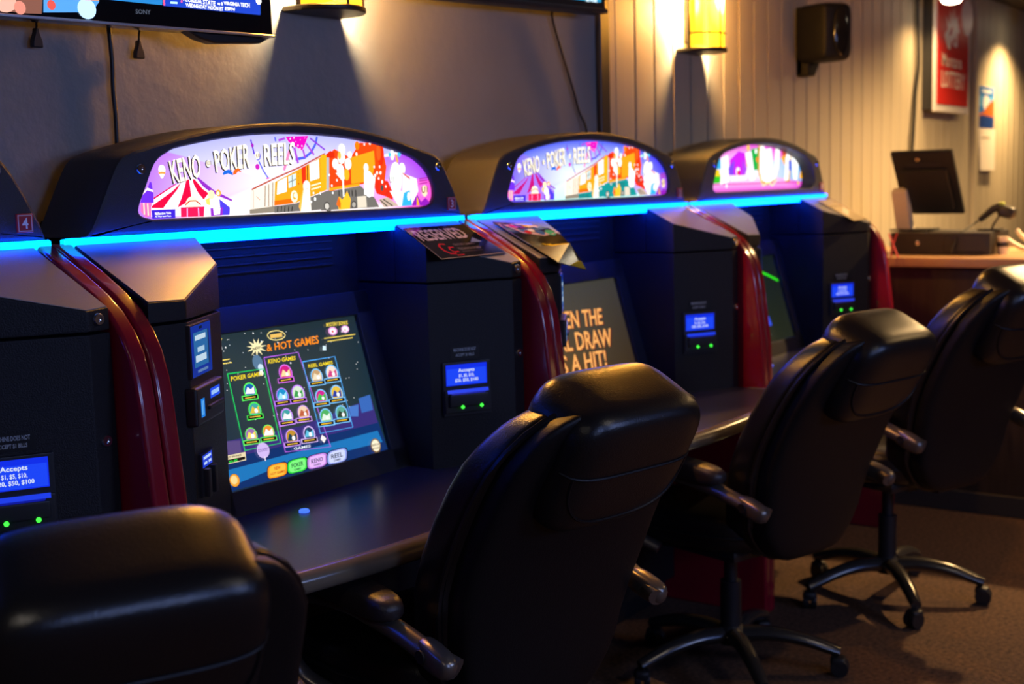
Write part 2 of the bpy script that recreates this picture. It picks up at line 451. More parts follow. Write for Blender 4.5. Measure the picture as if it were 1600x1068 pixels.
# ------------------------------------------------------------------ flat pictures (millimetres on each machine's own panel or screen)
MARQUEE = [
 ('P','f4ecff',[(310,1450),(278,1439),(211,1409),(205,1393),(204,1375),(403,1372),(405,1397),(359,1418),(323,1447)]),
 ('P','d01050',[(262,1435),(213,1412),(212,1408),(273,1438)]),
 ('P','e0083c',[(282,1440),(270,1425),(249,1406),(234,1391),(206,1392),(207,1396),(259,1423)]),
 ('P','e0083c',[(295,1445),(302,1445),(304,1424),(305,1405),(269,1391),(280,1409),(290,1431)]),
 ('P','e0083c',[(310,1446),(316,1445),(336,1425),(350,1417),(336,1405),(323,1418),(313,1435)]),
 ('P','8a2ab8',[(314,1455),(325,1449),(364,1423),(411,1403),(411,1399),(356,1418),(336,1431)]),
 ('P','4a3ad8',[(377,1405),(404,1387),(402,1372),(379,1372)]),
 ('C','fff0d0',(307,1394),18,1.0),
 ('P','e01850',[(277,1391),(337,1391),(334,1371),(276,1372)]),
 ('L','c03010',2.5,[(288,1395),(300,1403),(316,1403),(328,1395)]),
 ('L','f0a0e0',3,[(293,1389),(292,1372)]),
 ('L','f0a0e0',3,[(321,1389),(321,1372)]),
 ('P','3a20c8',[(205,1388),(263,1388),(262,1371),(206,1371)]),
 ('T', 'ffffff', 'Malfunction Voids', [(213, 1384), (252, 1384), (252, 1379), (213, 1378)]),
 ('T', 'ffffff', 'All Pays and Plays', [(213, 1377), (252, 1377), (252, 1373), (212, 1373)]),
 ('P','6a2ad8',[(180,1403),(212,1402),(212,1421),(209,1441),(205,1442),(198,1426),(186,1416)]),
 ('P','fbe0f4',[(186,1421),(199,1431),(212,1426),(212,1422),(198,1426),(187,1418)]),
 ('P','e86ab0',[(181,1402),(206,1402),(203,1376),(190,1375),(180,1386)]),
 ('L','ffe0c0',3,[(188,1402),(188,1380)]),
 ('L','ffe0c0',3,[(197,1401),(197,1378)]),
 ('C','fff4dc',(236,1465),9,0.95),
 ('P','fff4dc',[(227,1460),(245,1460),(237,1448),(233,1448)]),
 ('L','f09040',3.5,[(227,1458),(235,1459),(244,1458)]),
 ('T', '1a1410', 'KENO', [(250, 1480), (329, 1495), (329, 1447), (260, 1435)]),
 ('T', 'fff2d8', 'KENO', [(253, 1482), (332, 1496), (332, 1449), (263, 1437)]),
 ('C','1a1410',(351,1475),8,0.8),
 ('C','fff6e0',(353,1476),7,0.8),
 ('T', '7a5a10', 'U1', [(349, 1480), (360, 1482), (360, 1473), (349, 1472)]),
 ('T', '1a1410', 'POKER', [(365, 1500), (462, 1517), (461, 1465), (370, 1456)]),
 ('T', 'fff2d8', 'POKER', [(368, 1502), (466, 1518), (464, 1467), (373, 1458)]),
 ('P','1a60d0',[(389,1456),(395,1462),(407,1464),(416,1457),(416,1452),(404,1456),(391,1453)]),
 ('P','e86018',[(416,1453),(419,1462),(432,1467),(441,1458),(431,1460),(424,1454)]),
 ('P','ffd060',[(340,1404),(351,1409),(352,1393),(343,1395)]),
 ('C','ffe8b0',(356,1414),9,1.0),
 ('C','ffffff',(363,1394),13,0.8),
 ('C','f0a030',(375,1417),7,1.0),
 ('C','fff0d0',(374,1416),4,1.0),
 ('P','8a2ac0',[(352,1387),(384,1388),(383,1372),(352,1371)]),
 ('P','ffffff',[(359,1387),(378,1387),(376,1374),(360,1373)]),
 ('C','3a48d8',(488,1491),9,0.8),
 ('C','fff6e0',(487,1492),8,0.8),
 ('T', '7a5a10', 'U1', [(483, 1496), (494, 1497), (493, 1488), (482, 1487)]),
 ('L','5a38c8',4,[(470,1525),(478,1495)]),
 ('L','5a60d8',3.5,[(490,1480),(501,1461),(514,1445)]),
 ('C','9a20b0',(474,1513),4,1.0),
 ('C','c020b0',(485,1469),6,1.0),
 ('P','d030b0',[(507,1445),(517,1447),(517,1444),(509,1443)]),
 ('P','e808b0',[(571,1532),(639,1535),(627,1515),(618,1503),(594,1514),(578,1522)]),
 ('L','4a58d8',6,[(666,1533),(660,1517),(645,1499),(625,1488),(597,1484)]),
 ('L','4a58d8',4,[(539,1531),(541,1522)]),
 ('L','a040c8',6,[(594,1513),(604,1476)]),
 ('L','a040c8',5,[(621,1505),(626,1488)]),
 ('L','a040c8',5,[(631,1519),(654,1494)]),
 ('L','8038c8',4,[(644,1530),(689,1505)]),
 ('L','a040c8',5,[(568,1529),(549,1524)]),
 ('L','f080b0',7,[(580,1503),(561,1461)]),
 ('C','ffd0f0',(584,1528),2,1.0),
 ('C','ffd0f0',(600,1522),1,1.0),
 ('C','ffd0f0',(614,1526),1,1.0),
 ('C','ffd0f0',(618,1513),2,1.0),
 ('C','ffd0f0',(595,1530),2,1.0),
 ('C','ffd0f0',(628,1530),1,1.0),
 ('C','ffd0f0',(606,1514),2,1.0),
 ('C','ffd0f0',(612,1507),2,1.0),
 ('T', '1a1410', 'REELS', [(502, 1514), (593, 1520), (590, 1472), (503, 1468)]),
 ('T', 'fff4e0', 'REELS', [(505, 1516), (597, 1522), (593, 1474), (506, 1470)]),
 ('P','f4e4d0',[(461,1419),(533,1439),(527,1386),(457,1381)]),
 ('L','b05030',3.5,[(465,1422),(531,1444),(610,1468),(689,1497)]),
 ('L','8a7060',2.5,[(504,1430),(500,1386)]),
 ('L','8a7060',2.5,[(514,1432),(511,1386)]),
 ('L','8a7060',2.5,[(526,1436),(522,1385)]),
 ('L','d8c0b0',2.5,[(470,1421),(468,1384)]),
 ('L','e8a090',2,[(477,1408),(487,1400)]),
 ('P','f59a14',[(533,1437),(613,1466),(688,1494),(688,1417),(636,1403),(591,1391),(527,1387)]),
 ('P','f06808',[(528,1397),(592,1402),(592,1391),(527,1387)]),
 ('P','e03010',[(613,1466),(627,1471),(625,1435),(613,1431)]),
 ('P','ffffff',[(540,1437),(568,1447),(566,1416),(536,1410)]),
 ('P','c8d8d8',[(572,1448),(596,1455),(594,1428),(572,1423)]),
 ('L','707878',2,[(584,1451),(583,1425)]),
 ('L','707878',2,[(572,1435),(595,1442)]),
 ('P','ffffff',[(638,1475),(668,1484),(667,1443),(638,1437)]),
 ('L','402010',3,[(632,1472),(630,1437)]),
 ('C','c02808',(603,1455),1,1.0),
 ('C','c02808',(603,1447),1,1.0),
 ('C','c02808',(602,1439),1,1.0),
 ('C','c02808',(602,1432),2,1.0),
 ('C','ffe8a0',(678,1480),3,1.0),
 ('C','ffe8a0',(677,1470),3,1.0),
 ('C','ffe8a0',(677,1460),3,1.0),
 ('C','ffe8a0',(676,1450),2,1.0),
 ('L','fff0c8',3,[(640,1427),(683,1435)]),
 ('L','fff0c8',3,[(640,1419),(683,1427)]),
 ('P','UNDER',[(527,1386),(591,1390),(636,1402),(688,1415),(710,1416),(708,1376),(634,1373),(526,1372)]),
 ('P','8a8070',[(456,1381),(527,1386),(526,1373),(456,1372)]),
 ('L','2a2622',2.5,[(537,1385),(535,1374)]),
 ('L','2a2622',2.5,[(548,1385),(546,1374)]),
 ('L','2a2622',2.5,[(558,1385),(556,1373)]),
 ('L','2a2622',2.5,[(569,1384),(567,1373)]),
 ('L','2a2622',2.5,[(580,1384),(577,1373)]),
 ('C','fff0d0',(587,1405),13,0.8),
 ('C','f5a030',(588,1406),8,0.7),
 ('C','fff0d0',(590,1407),5,1.0),
 ('C','f8ecdc',(626,1426),13,0.85),
 ('P','f8ecdc',[(615,1418),(635,1418),(637,1373),(604,1372)]),
 ('P','fbb040',[(604,1372),(615,1416),(612,1416),(599,1383)]),
 ('C','404040',(627,1421),1,1.0),
 ('C','383430',(692,1377),9,1.0),
 ('C','b0aaa0',(692,1377),6,1.0),
 ('C','ffffff',(646,1411),3,0.8),
 ('C','ffffff',(667,1410),3,0.8),
 ('C','ffffff',(650,1398),4,0.8),
 ('C','ffffff',(680,1389),3,0.8),
 ('C','ffffff',(638,1392),3,0.8),
 ('C','ffffff',(699,1396),3,0.8),
 ('P','e8420c',[(688,1488),(718,1507),(770,1488),(802,1522),(854,1521),(884,1496),(892,1467),(882,1423),(837,1430),(766,1425),(702,1414),(687,1417)]),
 ('P','d02808',[(689,1494),(704,1503),(718,1500),(717,1488),(691,1485)]),
 ('P','f59a18',[(770,1488),(850,1504),(852,1473),(837,1434),(769,1429)]),
 ('C','f07808',(793,1515),10,0.8),
 ('C','d82a08',(873,1495),25,0.48),
 ('C','f05818',(866,1500),19,0.4),
 ('P','f5a818',[(680,1494),(692,1494),(687,1417),(669,1415),(674,1492)]),
 ('P','a8b0b0',[(692,1488),(700,1488),(696,1416),(687,1417)]),
 ('P','UNDER',[(669,1411),(698,1414),(799,1424),(847,1395),(861,1374),(667,1372)]),
 ('P','f0a018',[(695,1421),(797,1430),(796,1424),(697,1415)]),
 ('L','2a2622',3,[(727,1416),(727,1402)]),
 ('L','2a2622',3,[(737,1416),(738,1402)]),
 ('L','2a2622',3,[(748,1415),(748,1401)]),
 ('L','2a2622',3,[(760,1415),(760,1401)]),
 ('L','2a2622',3,[(770,1415),(770,1401)]),
 ('L','2a2622',3,[(782,1415),(782,1400)]),
 ('P','d8ccb8',[(786,1400),(816,1401),(818,1375),(786,1374)]),
 ('C','484440',(774,1382),9,1.0),
 ('C','a8a298',(774,1382),6,1.0),
 ('C','484440',(686,1381),10,1.0),
 ('C','c8c2b8',(686,1381),7,1.0),
 ('P','d82a10',[(837,1438),(894,1434),(911,1406),(910,1389),(885,1398),(854,1405)]),
 ('P','c0a898',[(859,1392),(891,1396),(932,1375),(877,1373)]),
 ('L','403830',3,[(875,1392),(909,1375)]),
 ('L','403830',3,[(865,1390),(890,1374)]),
 ('C','484848',(873,1418),7,0.7),
 ('P','f8b828',[(721,1382),(726,1402),(737,1394),(753,1413),(764,1395),(760,1373),(724,1372)]),
 ('P','f06818',[(716,1384),(725,1402),(731,1386),(729,1374)]),
 ('C','fbfaf4',(742,1506),13,0.85),
 ('C','fbfaf4',(719,1474),12,0.85),
 ('C','fbfaf4',(760,1474),13,0.85),
 ('C','fbfaf4',(739,1488),14,0.85),
 ('C','fbfaf4',(734,1460),14,0.85),
 ('C','fbfaf4',(767,1494),8,0.85),
 ('P','fbfaf4',[(718,1454),(756,1454),(741,1434)]),
 ('L','fbfaf4',5,[(741,1442),(741,1401)]),
 ('C','f8a820',(754,1450),13,0.7),
 ('C','f8b040',(733,1493),9,0.6),
 ('C','ffffff',(820,1465),10,0.8),
 ('C','ffffff',(827,1422),25,0.62),
 ('P','ffffff',[(813,1457),(832,1457),(850,1440),(841,1399),(810,1404)]),
 ('C','ffffff',(848,1467),3,0.8),
 ('C','ffffff',(867,1467),3,0.8),
 ('C','ffffff',(850,1447),4,0.8),
 ('C','ffffff',(862,1440),3,0.8),
 ('C','ffffff',(874,1432),4,0.8),
 ('C','ffffff',(886,1421),3,0.8),
 ('C','ffffff',(706,1410),3,0.8),
 ('C','ffffff',(704,1426),3,0.8),
 ('C','ffffff',(697,1450),3,0.8),
 ('C','ffffff',(721,1438),3,0.8),
 ('C','ffffff',(817,1518),3,0.8),
 ('C','ffffff',(836,1521),4,0.8),
 ('C','ffffff',(789,1496),4,0.8),
 ('C','ffffff',(857,1453),4,0.8),
 ('C','ffffff',(869,1453),4,0.8),
 ('C','ffffff',(923,1439),39,0.55),
 ('C','ffffff',(913,1494),12,0.6),
 ('C','ffffff',(947,1462),14,0.8),
 ('P','ffffff',[(899,1410),(957,1409),(942,1374),(929,1374)]),
 ('P','f0e8f4',[(947,1452),(999,1438),(1004,1408),(975,1374),(943,1388)]),
 ('C','40b8e8',(904,1495),5,1.0),
 ('C','40b8e8',(938,1496),6,1.0),
 ('P','f0a050',[(921,1496),(929,1496),(935,1479),(928,1475)]),
 ('P','30a8e0',[(950,1405),(972,1411),(979,1374),(940,1374)]),
 ('C','ffffff',(968,1396),10,0.6),
 ('P','d03818',[(947,1454),(974,1441),(974,1436),(948,1450)]),
 ('T', '405010', 'U1', [(898, 1443), (915, 1445), (914, 1430), (900, 1428)]),
 ('C','f8d8b0',(1028,1408),14,0.8),
 ('T', '303008', 'U1', [(1016, 1418), (1040, 1419), (1039, 1404), (1017, 1402)]),
 ('P','8a1ab0',[(982,1381),(999,1400),(1013,1382),(1031,1392),(1049,1376),(1040,1372),(979,1374)]),
 ('P','f0a020',[(997,1393),(1000,1393),(1007,1374),(996,1374)]),
 ('L','a02890',3,[(1009,1437),(1040,1440)]),
 ('L','a02890',3,[(1008,1432),(1040,1434)]),
 ('L','a02890',3,[(1008,1425),(1040,1428)]),
]
MARQUEE1 = [
 ('L','d030a0',5,[(269,1397),(628,1396),(1199,1395)]),
 ('P','30b020',[(266,1427),(333,1433),(402,1425),(402,1405),(269,1400)]),
 ('P','f0c020',[(273,1446),(326,1449),(333,1426),(273,1426)]),
 ('P','c020e0',[(411,1483),(482,1514),(538,1507),(546,1448),(529,1427),(402,1428)]),
 ('P','7a40e0',[(395,1452),(450,1483),(441,1428),(394,1429)]),
 ('P','a040f0',[(513,1483),(554,1451),(537,1427),(513,1431)]),
 ('C','ffffff',(477,1440),16,1.0),
 ('P','d01050',[(469,1445),(493,1445),(493,1427),(469,1428)]),
 ('P','fff4e8',[(418,1421),(545,1427),(545,1410),(417,1408)]),
 ('P','10a040',[(587,1521),(663,1529),(662,1447),(611,1444)]),
 ('C','f8c020',(563,1526),12,1.0),
 ('P','f08020',[(538,1500),(563,1517),(578,1448),(546,1458)]),
 ('C','f07030',(641,1483),10,1.0),
 ('P','fff8f0',[(342,1489),(395,1500),(402,1405),(333,1396)]),
 ('P','ffffff',[(538,1507),(587,1514),(620,1409),(578,1406)]),
 ('C','ffffff',(629,1514),9,1.0),
 ('T', 'c89020', 'U1', [(650, 1537), (961, 1525), (937, 1397), (640, 1383)]),
 ('T', 'ffffff', 'U1', [(667, 1534), (947, 1521), (923, 1403), (657, 1392)]),
 ('L','ffe0a0',7,[(658,1422),(691,1386),(739,1400),(774,1385),(814,1406)]),
 ('P','ffffff',[(663,1518),(766,1526),(783,1432),(713,1414),(662,1433)]),
 ('P','c04020',[(864,1526),(910,1523),(905,1493),(868,1493)]),
 ('P','f0a020',[(855,1493),(900,1501),(891,1457)]),
 ('P','3038c0',[(928,1482),(956,1479),(951,1441),(928,1442)]),
 ('P','ffffff',[(947,1516),(1032,1520),(1013,1403),(975,1407)]),
 ('P','8040e0',[(1032,1505),(1070,1505),(1070,1444),(1041,1456)]),
 ('P','f8b010',[(1070,1505),(1119,1509),(1199,1443),(1199,1416),(1080,1402),(1032,1411)]),
 ('P','d07818',[(1099,1486),(1129,1482),(1129,1444),(1104,1448)]),
 ('C','f8c020',(1022,1392),8,1.0),
 ('P','30a0d0',[(296,1473),(334,1489),(341,1453),(288,1450)]),
 ('C','ffffff',(382,1391),8,0.7),
]
SCREEN3 = [
 ('P','12306a',[(-348,-7),(-226,3),(249,-2),(240,74),(3,70),(-239,74),(-340,73)]),
 ('P','1f74b8',[(-244,47),(231,49),(238,20),(-129,24),(-241,13)]),
 ('P','3a2f78',[(-229,106),(-6,101),(237,127),(238,67),(-18,67),(-248,71)]),
 ('P','5a4a80',[(-253,110),(-186,101),(-191,68),(-265,72)]),
 ('P','3a68b8',[(194,133),(236,136),(233,99),(193,98)]),
 ('P','4a78c8',[(156,119),(189,119),(179,92),(155,96)]),
 ('C','ffffff',(-77,322),2,1.0),
 ('C','ffffff',(-17,303),1,1.0),
 ('C','ffffff',(-161,268),1,1.0),
 ('C','ffffff',(156,134),1,1.0),
 ('C','ffffff',(133,270),1,1.0),
 ('C','ffffff',(32,271),1,1.0),
 ('C','ffffff',(-101,324),1,1.0),
 ('C','ffffff',(-140,154),1,1.0),
 ('C','ffffff',(116,139),1,1.0),
 ('C','ffffff',(151,275),1,1.0),
 ('C','ffffff',(-83,209),1,1.0),
 ('C','ffffff',(71,136),1,1.0),
 ('C','ffffff',(195,295),2,1.0),
 ('C','ffffff',(32,183),1,1.0),
 ('C','ffffff',(26,293),1,1.0),
 ('C','ffffff',(20,314),1,1.0),
 ('C','ffffff',(158,119),1,1.0),
 ('C','ffffff',(35,265),1,1.0),
 ('C','ffffff',(170,185),1,1.0),
 ('C','ffffff',(137,127),1,1.0),
 ('C','ffffff',(10,243),2,1.0),
 ('C','ffffff',(47,234),1,1.0),
 ('C','ffffff',(-119,283),1,1.0),
 ('C','ffffff',(168,308),1,1.0),
 ('C','ffffff',(-183,224),1,1.0),
 ('C','ffffff',(-89,230),1,1.0),
 ('C','ffffff',(0,260),1,1.0),
 ('C','ffffff',(240,264),1,1.0),
 ('C','ffffff',(-13,293),2,1.0),
 ('C','ffffff',(72,266),1,1.0),
 ('C','ffffff',(-74,182),1,1.0),
 ('C','ffffff',(-75,223),1,1.0),
 ('C','ffffff',(205,290),1,1.0),
 ('C','ffffff',(-151,304),1,1.0),
 ('C','ffffff',(103,185),1,1.0),
 ('C','ffffff',(-91,274),1,1.0),
 ('C','ffffff',(-123,251),1,1.0),
 ('C','ffffff',(-188,210),1,1.0),
 ('C','ffffff',(134,103),1,1.0),
 ('C','ffffff',(65,113),1,1.0),
 ('C','ffffff',(-171,293),1,1.0),
 ('C','ffffff',(179,137),1,1.0),
 ('C','ffffff',(-66,138),1,1.0),
 ('C','ffffff',(28,151),1,1.0),
 ('C','ffffff',(-60,301),2,1.0),
 ('C','ffffff',(4,305),1,1.0),
 ('C','ffffff',(-78,136),1,1.0),
 ('C','ffffff',(-33,337),1,1.0),
 ('C','ffffff',(-154,316),1,1.0),
 ('C','ffffff',(131,239),1,1.0),
 ('C','ffffff',(-55,320),1,1.0),
 ('C','ffffff',(214,213),1,1.0),
 ('C','ffffff',(-85,332),1,1.0),
 ('C','ffffff',(-150,316),1,1.0),
 ('C','ffffff',(101,291),1,1.0),
 ('C','ffffff',(-176,252),1,1.0),
 ('C','ffffff',(-131,138),2,1.0),
 ('C','ffffff',(-148,240),1,1.0),
 ('C','ffffff',(123,229),1,1.0),
 ('C','ffffff',(213,201),1,1.0),
 ('C','ffffff',(-95,258),2,1.0),
 ('C','ffffff',(-173,266),1,1.0),
 ('C','ffffff',(-124,160),1,1.0),
 ('C','ffffff',(141,206),1,1.0),
 ('C','ffffff',(-164,300),2,1.0),
 ('C','ffffff',(-81,299),1,1.0),
 ('C','ffffff',(-129,165),1,1.0),
 ('C','ffffff',(-110,337),1,1.0),
 ('C','ffffff',(179,185),1,1.0),
 ('C','ffffff',(220,217),1,1.0),
 ('P','fff0b8',[(-49,291),(-67,288),(-54,279),(-71,283),(-67,271),(-77,281),(-84,269),(-84,282),(-98,274),(-89,285),(-107,284),(-91,290),(-106,295),(-89,294),(-97,305),(-83,298),(-82,310),(-76,299),(-66,309),(-70,297),(-53,302),(-66,293)]),
 ('T', '20180c', 'NEW', [(-90, 290), (-66, 292), (-68, 286), (-92, 284)]),
 ('L','ffe890',2.2,[(13,306),(11,304),(7,302),(2,300),(-4,299),(-10,299),(-17,299),(-23,300),(-29,302),(-34,304),(-37,307),(-39,310),(-39,312),(-37,315),(-34,317),(-29,319),(-23,320),(-17,320),(-10,320),(-3,319),(2,317),(7,315),(11,312),(13,309),(13,306)]),
 ('P','f0c060',[(-31,313),(6,313),(3,304),(-32,305)]),
 ('T', 'ff9018', '& HOT GAMES', [(-49, 293), (114, 295), (111, 276), (-52, 277)]),
 ('C','5a7a98',(-86,257),17,0.85),
 ('C','cfe4f8',(-81,245),8,1.0),
 ('C','ffffff',(-83,233),6,1.0),
 ('L','20d060',2.6,[(-177,244),(-73,241),(-78,75),(-181,78),(-177,244)]),
 ('L','b060e0',2.6,[(-65,265),(39,264),(66,40),(-71,54),(-65,265)]),
 ('L','50a8f8',2.6,[(45,241),(150,240),(151,71),(45,75),(45,241)]),
 ('T', 'ffe020', 'POKER GAMES', [(-170, 237), (-80, 236), (-82, 227), (-172, 227)]),
 ('T', 'ffe020', 'KENO GAMES', [(-54, 260), (28, 257), (26, 248), (-57, 250)]),
 ('T', 'ffe020', 'REEL GAMES', [(60, 233), (139, 231), (138, 223), (59, 225)]),
 ('C','60ff60',(-127,200),18,1.0),
 ('C','1860b0',(-127,200),15,1.0),
 ('P','ffffff',[(-142,195),(-132,209),(-124,202),(-114,208),(-116,192)]),
 ('C','ffffff',(-124,198),5,1.0),
 ('P','60ff60',[(-154,192),(-108,190),(-109,179),(-155,181)]),
 ('P','181410',[(-152,190),(-110,189),(-111,181),(-152,183)]),
 ('L','f0c040',2.2,[(-146,186),(-117,185)]),
 ('C','50f050',(-127,157),18,1.0),
 ('C','40a8a0',(-127,157),15,1.0),
 ('P','e0c040',[(-142,152),(-132,166),(-124,159),(-114,165),(-115,149)]),
 ('C','ffffff',(-124,155),5,1.0),
 ('P','50f050',[(-153,149),(-107,147),(-108,136),(-154,138)]),
 ('P','181410',[(-151,148),(-110,145),(-110,138),(-152,140)]),
 ('L','f0c040',2.2,[(-146,144),(-116,142)]),
 ('C','70f060',(-154,106),17,1.0),
 ('C','a070b0',(-154,106),15,1.0),
 ('P','f8e060',[(-168,101),(-159,115),(-151,108),(-141,114),(-142,98)]),
 ('C','ffffff',(-151,104),5,1.0),
 ('P','70f060',[(-180,99),(-135,96),(-135,85),(-181,88)]),
 ('P','181410',[(-178,97),(-137,94),(-137,87),(-178,90)]),
 ('L','f0c040',2.2,[(-172,93),(-143,91)]),
 ('C','60f060',(-105,104),17,1.0),
 ('C','f09030',(-105,104),15,1.0),
 ('P','ffffff',[(-120,99),(-110,113),(-102,106),(-92,112),(-93,96)]),
 ('C','ffffff',(-102,102),5,1.0),
 ('P','60f060',[(-132,97),(-85,94),(-86,83),(-133,86)]),
 ('P','181410',[(-130,95),(-87,92),(-88,85),(-130,88)]),
 ('L','f0c040',2.2,[(-124,91),(-94,89)]),
 ('C','e070f0',(-14,223),20,1.0),
 ('C','d02080',(-14,223),17,1.0),
 ('P','ffe0a0',[(-30,217),(-20,232),(-11,224),(0,231),(-2,215)]),
 ('C','ffffff',(-11,220),4,1.0),
 ('P','e070f0',[(-42,214),(7,213),(6,201),(-43,203)]),
 ('P','181410',[(-40,213),(4,211),(4,203),(-41,205)]),
 ('L','f0c040',2.2,[(-34,208),(-3,208)]),
 ('C','c080ff',(-40,175),18,1.0),
 ('C','2090c8',(-40,175),16,1.0),
 ('P','a0e0ff',[(-56,169),(-45,184),(-37,176),(-26,183),(-28,167)]),
 ('C','ffffff',(-37,172),4,1.0),
 ('P','c080ff',[(-68,167),(-19,164),(-20,153),(-69,155)]),
 ('P','181410',[(-66,165),(-22,163),(-22,155),(-66,157)]),
 ('L','f0c040',2.2,[(-60,161),(-29,160)]),
 ('C','c880ff',(8,173),20,1.0),
 ('C','d8e8d0',(8,173),17,1.0),
 ('P','40a050',[(-8,167),(2,182),(11,174),(22,181),(20,164)]),
 ('C','ffffff',(11,170),5,1.0),
 ('P','c880ff',[(-21,164),(29,162),(28,151),(-22,153)]),
 ('P','181410',[(-19,163),(27,160),(26,153),(-19,155)]),
 ('L','f0c040',2.2,[(-13,158),(19,157)]),
 ('C','d090ff',(-42,129),18,1.0),
 ('C','40a0a0',(-42,129),15,1.0),
 ('P','f0f0f0',[(-57,124),(-47,138),(-38,131),(-28,137),(-29,121)]),
 ('C','ffffff',(-38,127),5,1.0),
 ('P','d090ff',[(-69,121),(-21,118),(-22,108),(-70,110)]),
 ('P','181410',[(-67,120),(-23,117),(-24,110),(-67,112)]),
 ('L','f0c040',2.2,[(-61,116),(-30,114)]),
 ('C','d8a0ff',(9,128),18,1.0),
 ('C','f0d0b0',(9,128),16,1.0),
 ('P','c06040',[(-7,122),(4,137),(13,129),(23,136),(22,120)]),
 ('C','ffffff',(13,125),4,1.0),
 ('P','d8a0ff',[(-19,120),(30,117),(29,106),(-20,109)]),
 ('P','181410',[(-17,118),(28,115),(27,108),(-17,111)]),
 ('L','f0c040',2.2,[(-11,114),(21,112)]),
 ('C','d0a0ff',(-43,82),18,1.0),
 ('C','c09030',(-43,82),16,1.0),
 ('P','204050',[(-58,76),(-48,91),(-39,83),(-29,89),(-30,73)]),
 ('C','ffffff',(-39,79),5,1.0),
 ('P','d0a0ff',[(-70,74),(-22,71),(-23,60),(-71,63)]),
 ('P','181410',[(-68,73),(-24,69),(-25,62),(-68,65)]),
 ('L','f0c040',2.2,[(-62,68),(-31,66)]),
 ('C','e0c0ff',(10,80),18,1.0),
 ('C','204060',(10,80),15,1.0),
 ('P','60c0e0',[(-6,75),(5,90),(13,82),(24,88),(23,72)]),
 ('C','ffffff',(13,78),5,1.0),
 ('P','e0c0ff',[(-19,73),(31,69),(30,58),(-20,62)]),
 ('P','181410',[(-16,71),(29,68),(28,60),(-17,63)]),
 ('L','f0c040',2.2,[(-10,67),(21,65)]),
 ('C','80c8ff',(76,202),19,1.0),
 ('C','c8a070',(76,202),16,1.0),
 ('P','f0e0c0',[(60,196),(71,211),(80,204),(91,211),(89,194)]),
 ('C','ffffff',(80,200),5,1.0),
 ('P','80c8ff',[(47,193),(98,191),(97,180),(46,182)]),
 ('P','181410',[(49,192),(96,190),(95,182),(49,184)]),
 ('L','f8c030',2.2,[(55,188),(88,187)]),
 ('C','80c8ff',(126,203),20,1.0),
 ('C','f8e0d0',(126,203),17,1.0),
 ('P','d04080',[(109,196),(121,212),(130,204),(141,211),(140,194)]),
 ('C','ffffff',(130,200),5,1.0),
 ('P','80c8ff',[(96,194),(149,192),(148,180),(95,182)]),
 ('P','181410',[(98,192),(147,190),(146,182),(98,184)]),
 ('L','f8c030',2.2,[(105,188),(139,187)]),
 ('C','80c8ff',(74,154),19,1.0),
 ('C','d02890',(74,154),16,1.0),
 ('P','40c050',[(58,148),(69,163),(78,156),(89,162),(87,146)]),
 ('C','ffffff',(78,151),4,1.0),
 ('P','80c8ff',[(45,146),(96,143),(95,132),(43,134)]),
 ('P','181410',[(47,144),(94,141),(93,134),(46,136)]),
 ('L','f8c030',2.2,[(53,140),(86,138)]),
 ('C','80c8ff',(125,155),20,1.0),
 ('C','e8c040',(125,155),17,1.0),
 ('P','3040a0',[(108,149),(119,164),(128,156),(140,163),(138,146)]),
 ('C','ffffff',(128,152),5,1.0),
 ('P','80c8ff',[(94,146),(147,144),(146,132),(93,135)]),
 ('P','181410',[(97,145),(145,142),(144,134),(96,137)]),
 ('L','f8c030',2.2,[(103,140),(137,139)]),
 ('C','80c8ff',(73,108),20,1.0),
 ('C','50b060',(73,108),17,1.0),
 ('P','e0f0e0',[(56,102),(67,117),(76,110),(87,116),(86,99)]),
 ('C','ffffff',(76,105),4,1.0),
 ('P','80c8ff',[(43,100),(95,97),(94,85),(42,89)]),
 ('P','181410',[(45,98),(92,95),(91,88),(45,91)]),
 ('L','f8c030',2.2,[(52,94),(85,92)]),
 ('C','80c8ff',(124,107),20,1.0),
 ('C','60a890',(124,107),17,1.0),
 ('P','304030',[(107,101),(118,116),(128,108),(139,115),(138,98)]),
 ('C','ffffff',(128,104),5,1.0),
 ('P','80c8ff',[(94,99),(147,95),(146,84),(93,87)]),
 ('P','181410',[(96,97),(144,94),(143,86),(96,89)]),
 ('L','f8c030',2.2,[(103,93),(136,91)]),
 ('P','e8d8b0',[(-245,77),(-183,75),(-186,58),(-248,59)]),
 ('P','201810',[(-245,68),(-187,66),(-188,60),(-246,60)]),
 ('T', '302818', 'CREDIT BALANCE', [(-244, 75), (-195, 73), (-196, 69), (-244, 71)]),
 ('T', '30f050', '$0.00', [(-232, 65), (-209, 65), (-210, 59), (-233, 60)]),
 ('C','d0b8f0',(-134,69),17,1.045),
 ('T', '8060a8', 'COUNTRY', [(-148, 74), (-119, 73), (-121, 66), (-149, 67)]),
 ('L','e8e0f0',3,[(-134,56),(-135,46)]),
 ('P','181838',[(-77,19),(-80,12),(-82,9),(-85,7),(-89,6),(-93,5),(-100,4),(-120,5),(-130,5),(-135,6),(-138,7),(-141,9),(-142,11),(-141,15),(-138,25),(-136,29),(-134,31),(-131,33),(-127,34),(-122,35),(-114,35),(-93,35),(-85,35),(-81,34),(-78,32),(-76,30),(-75,28),(-76,24)]),
 ('P','f89018',[(-80,19),(-83,13),(-85,10),(-87,8),(-91,7),(-95,6),(-101,6),(-119,6),(-128,7),(-132,7),(-136,8),(-138,10),(-139,12),(-139,15),(-136,24),(-134,28),(-132,30),(-129,32),(-125,33),(-121,34),(-114,34),(-95,34),(-88,33),(-83,32),(-80,31),(-79,29),(-78,27),(-79,23)]),
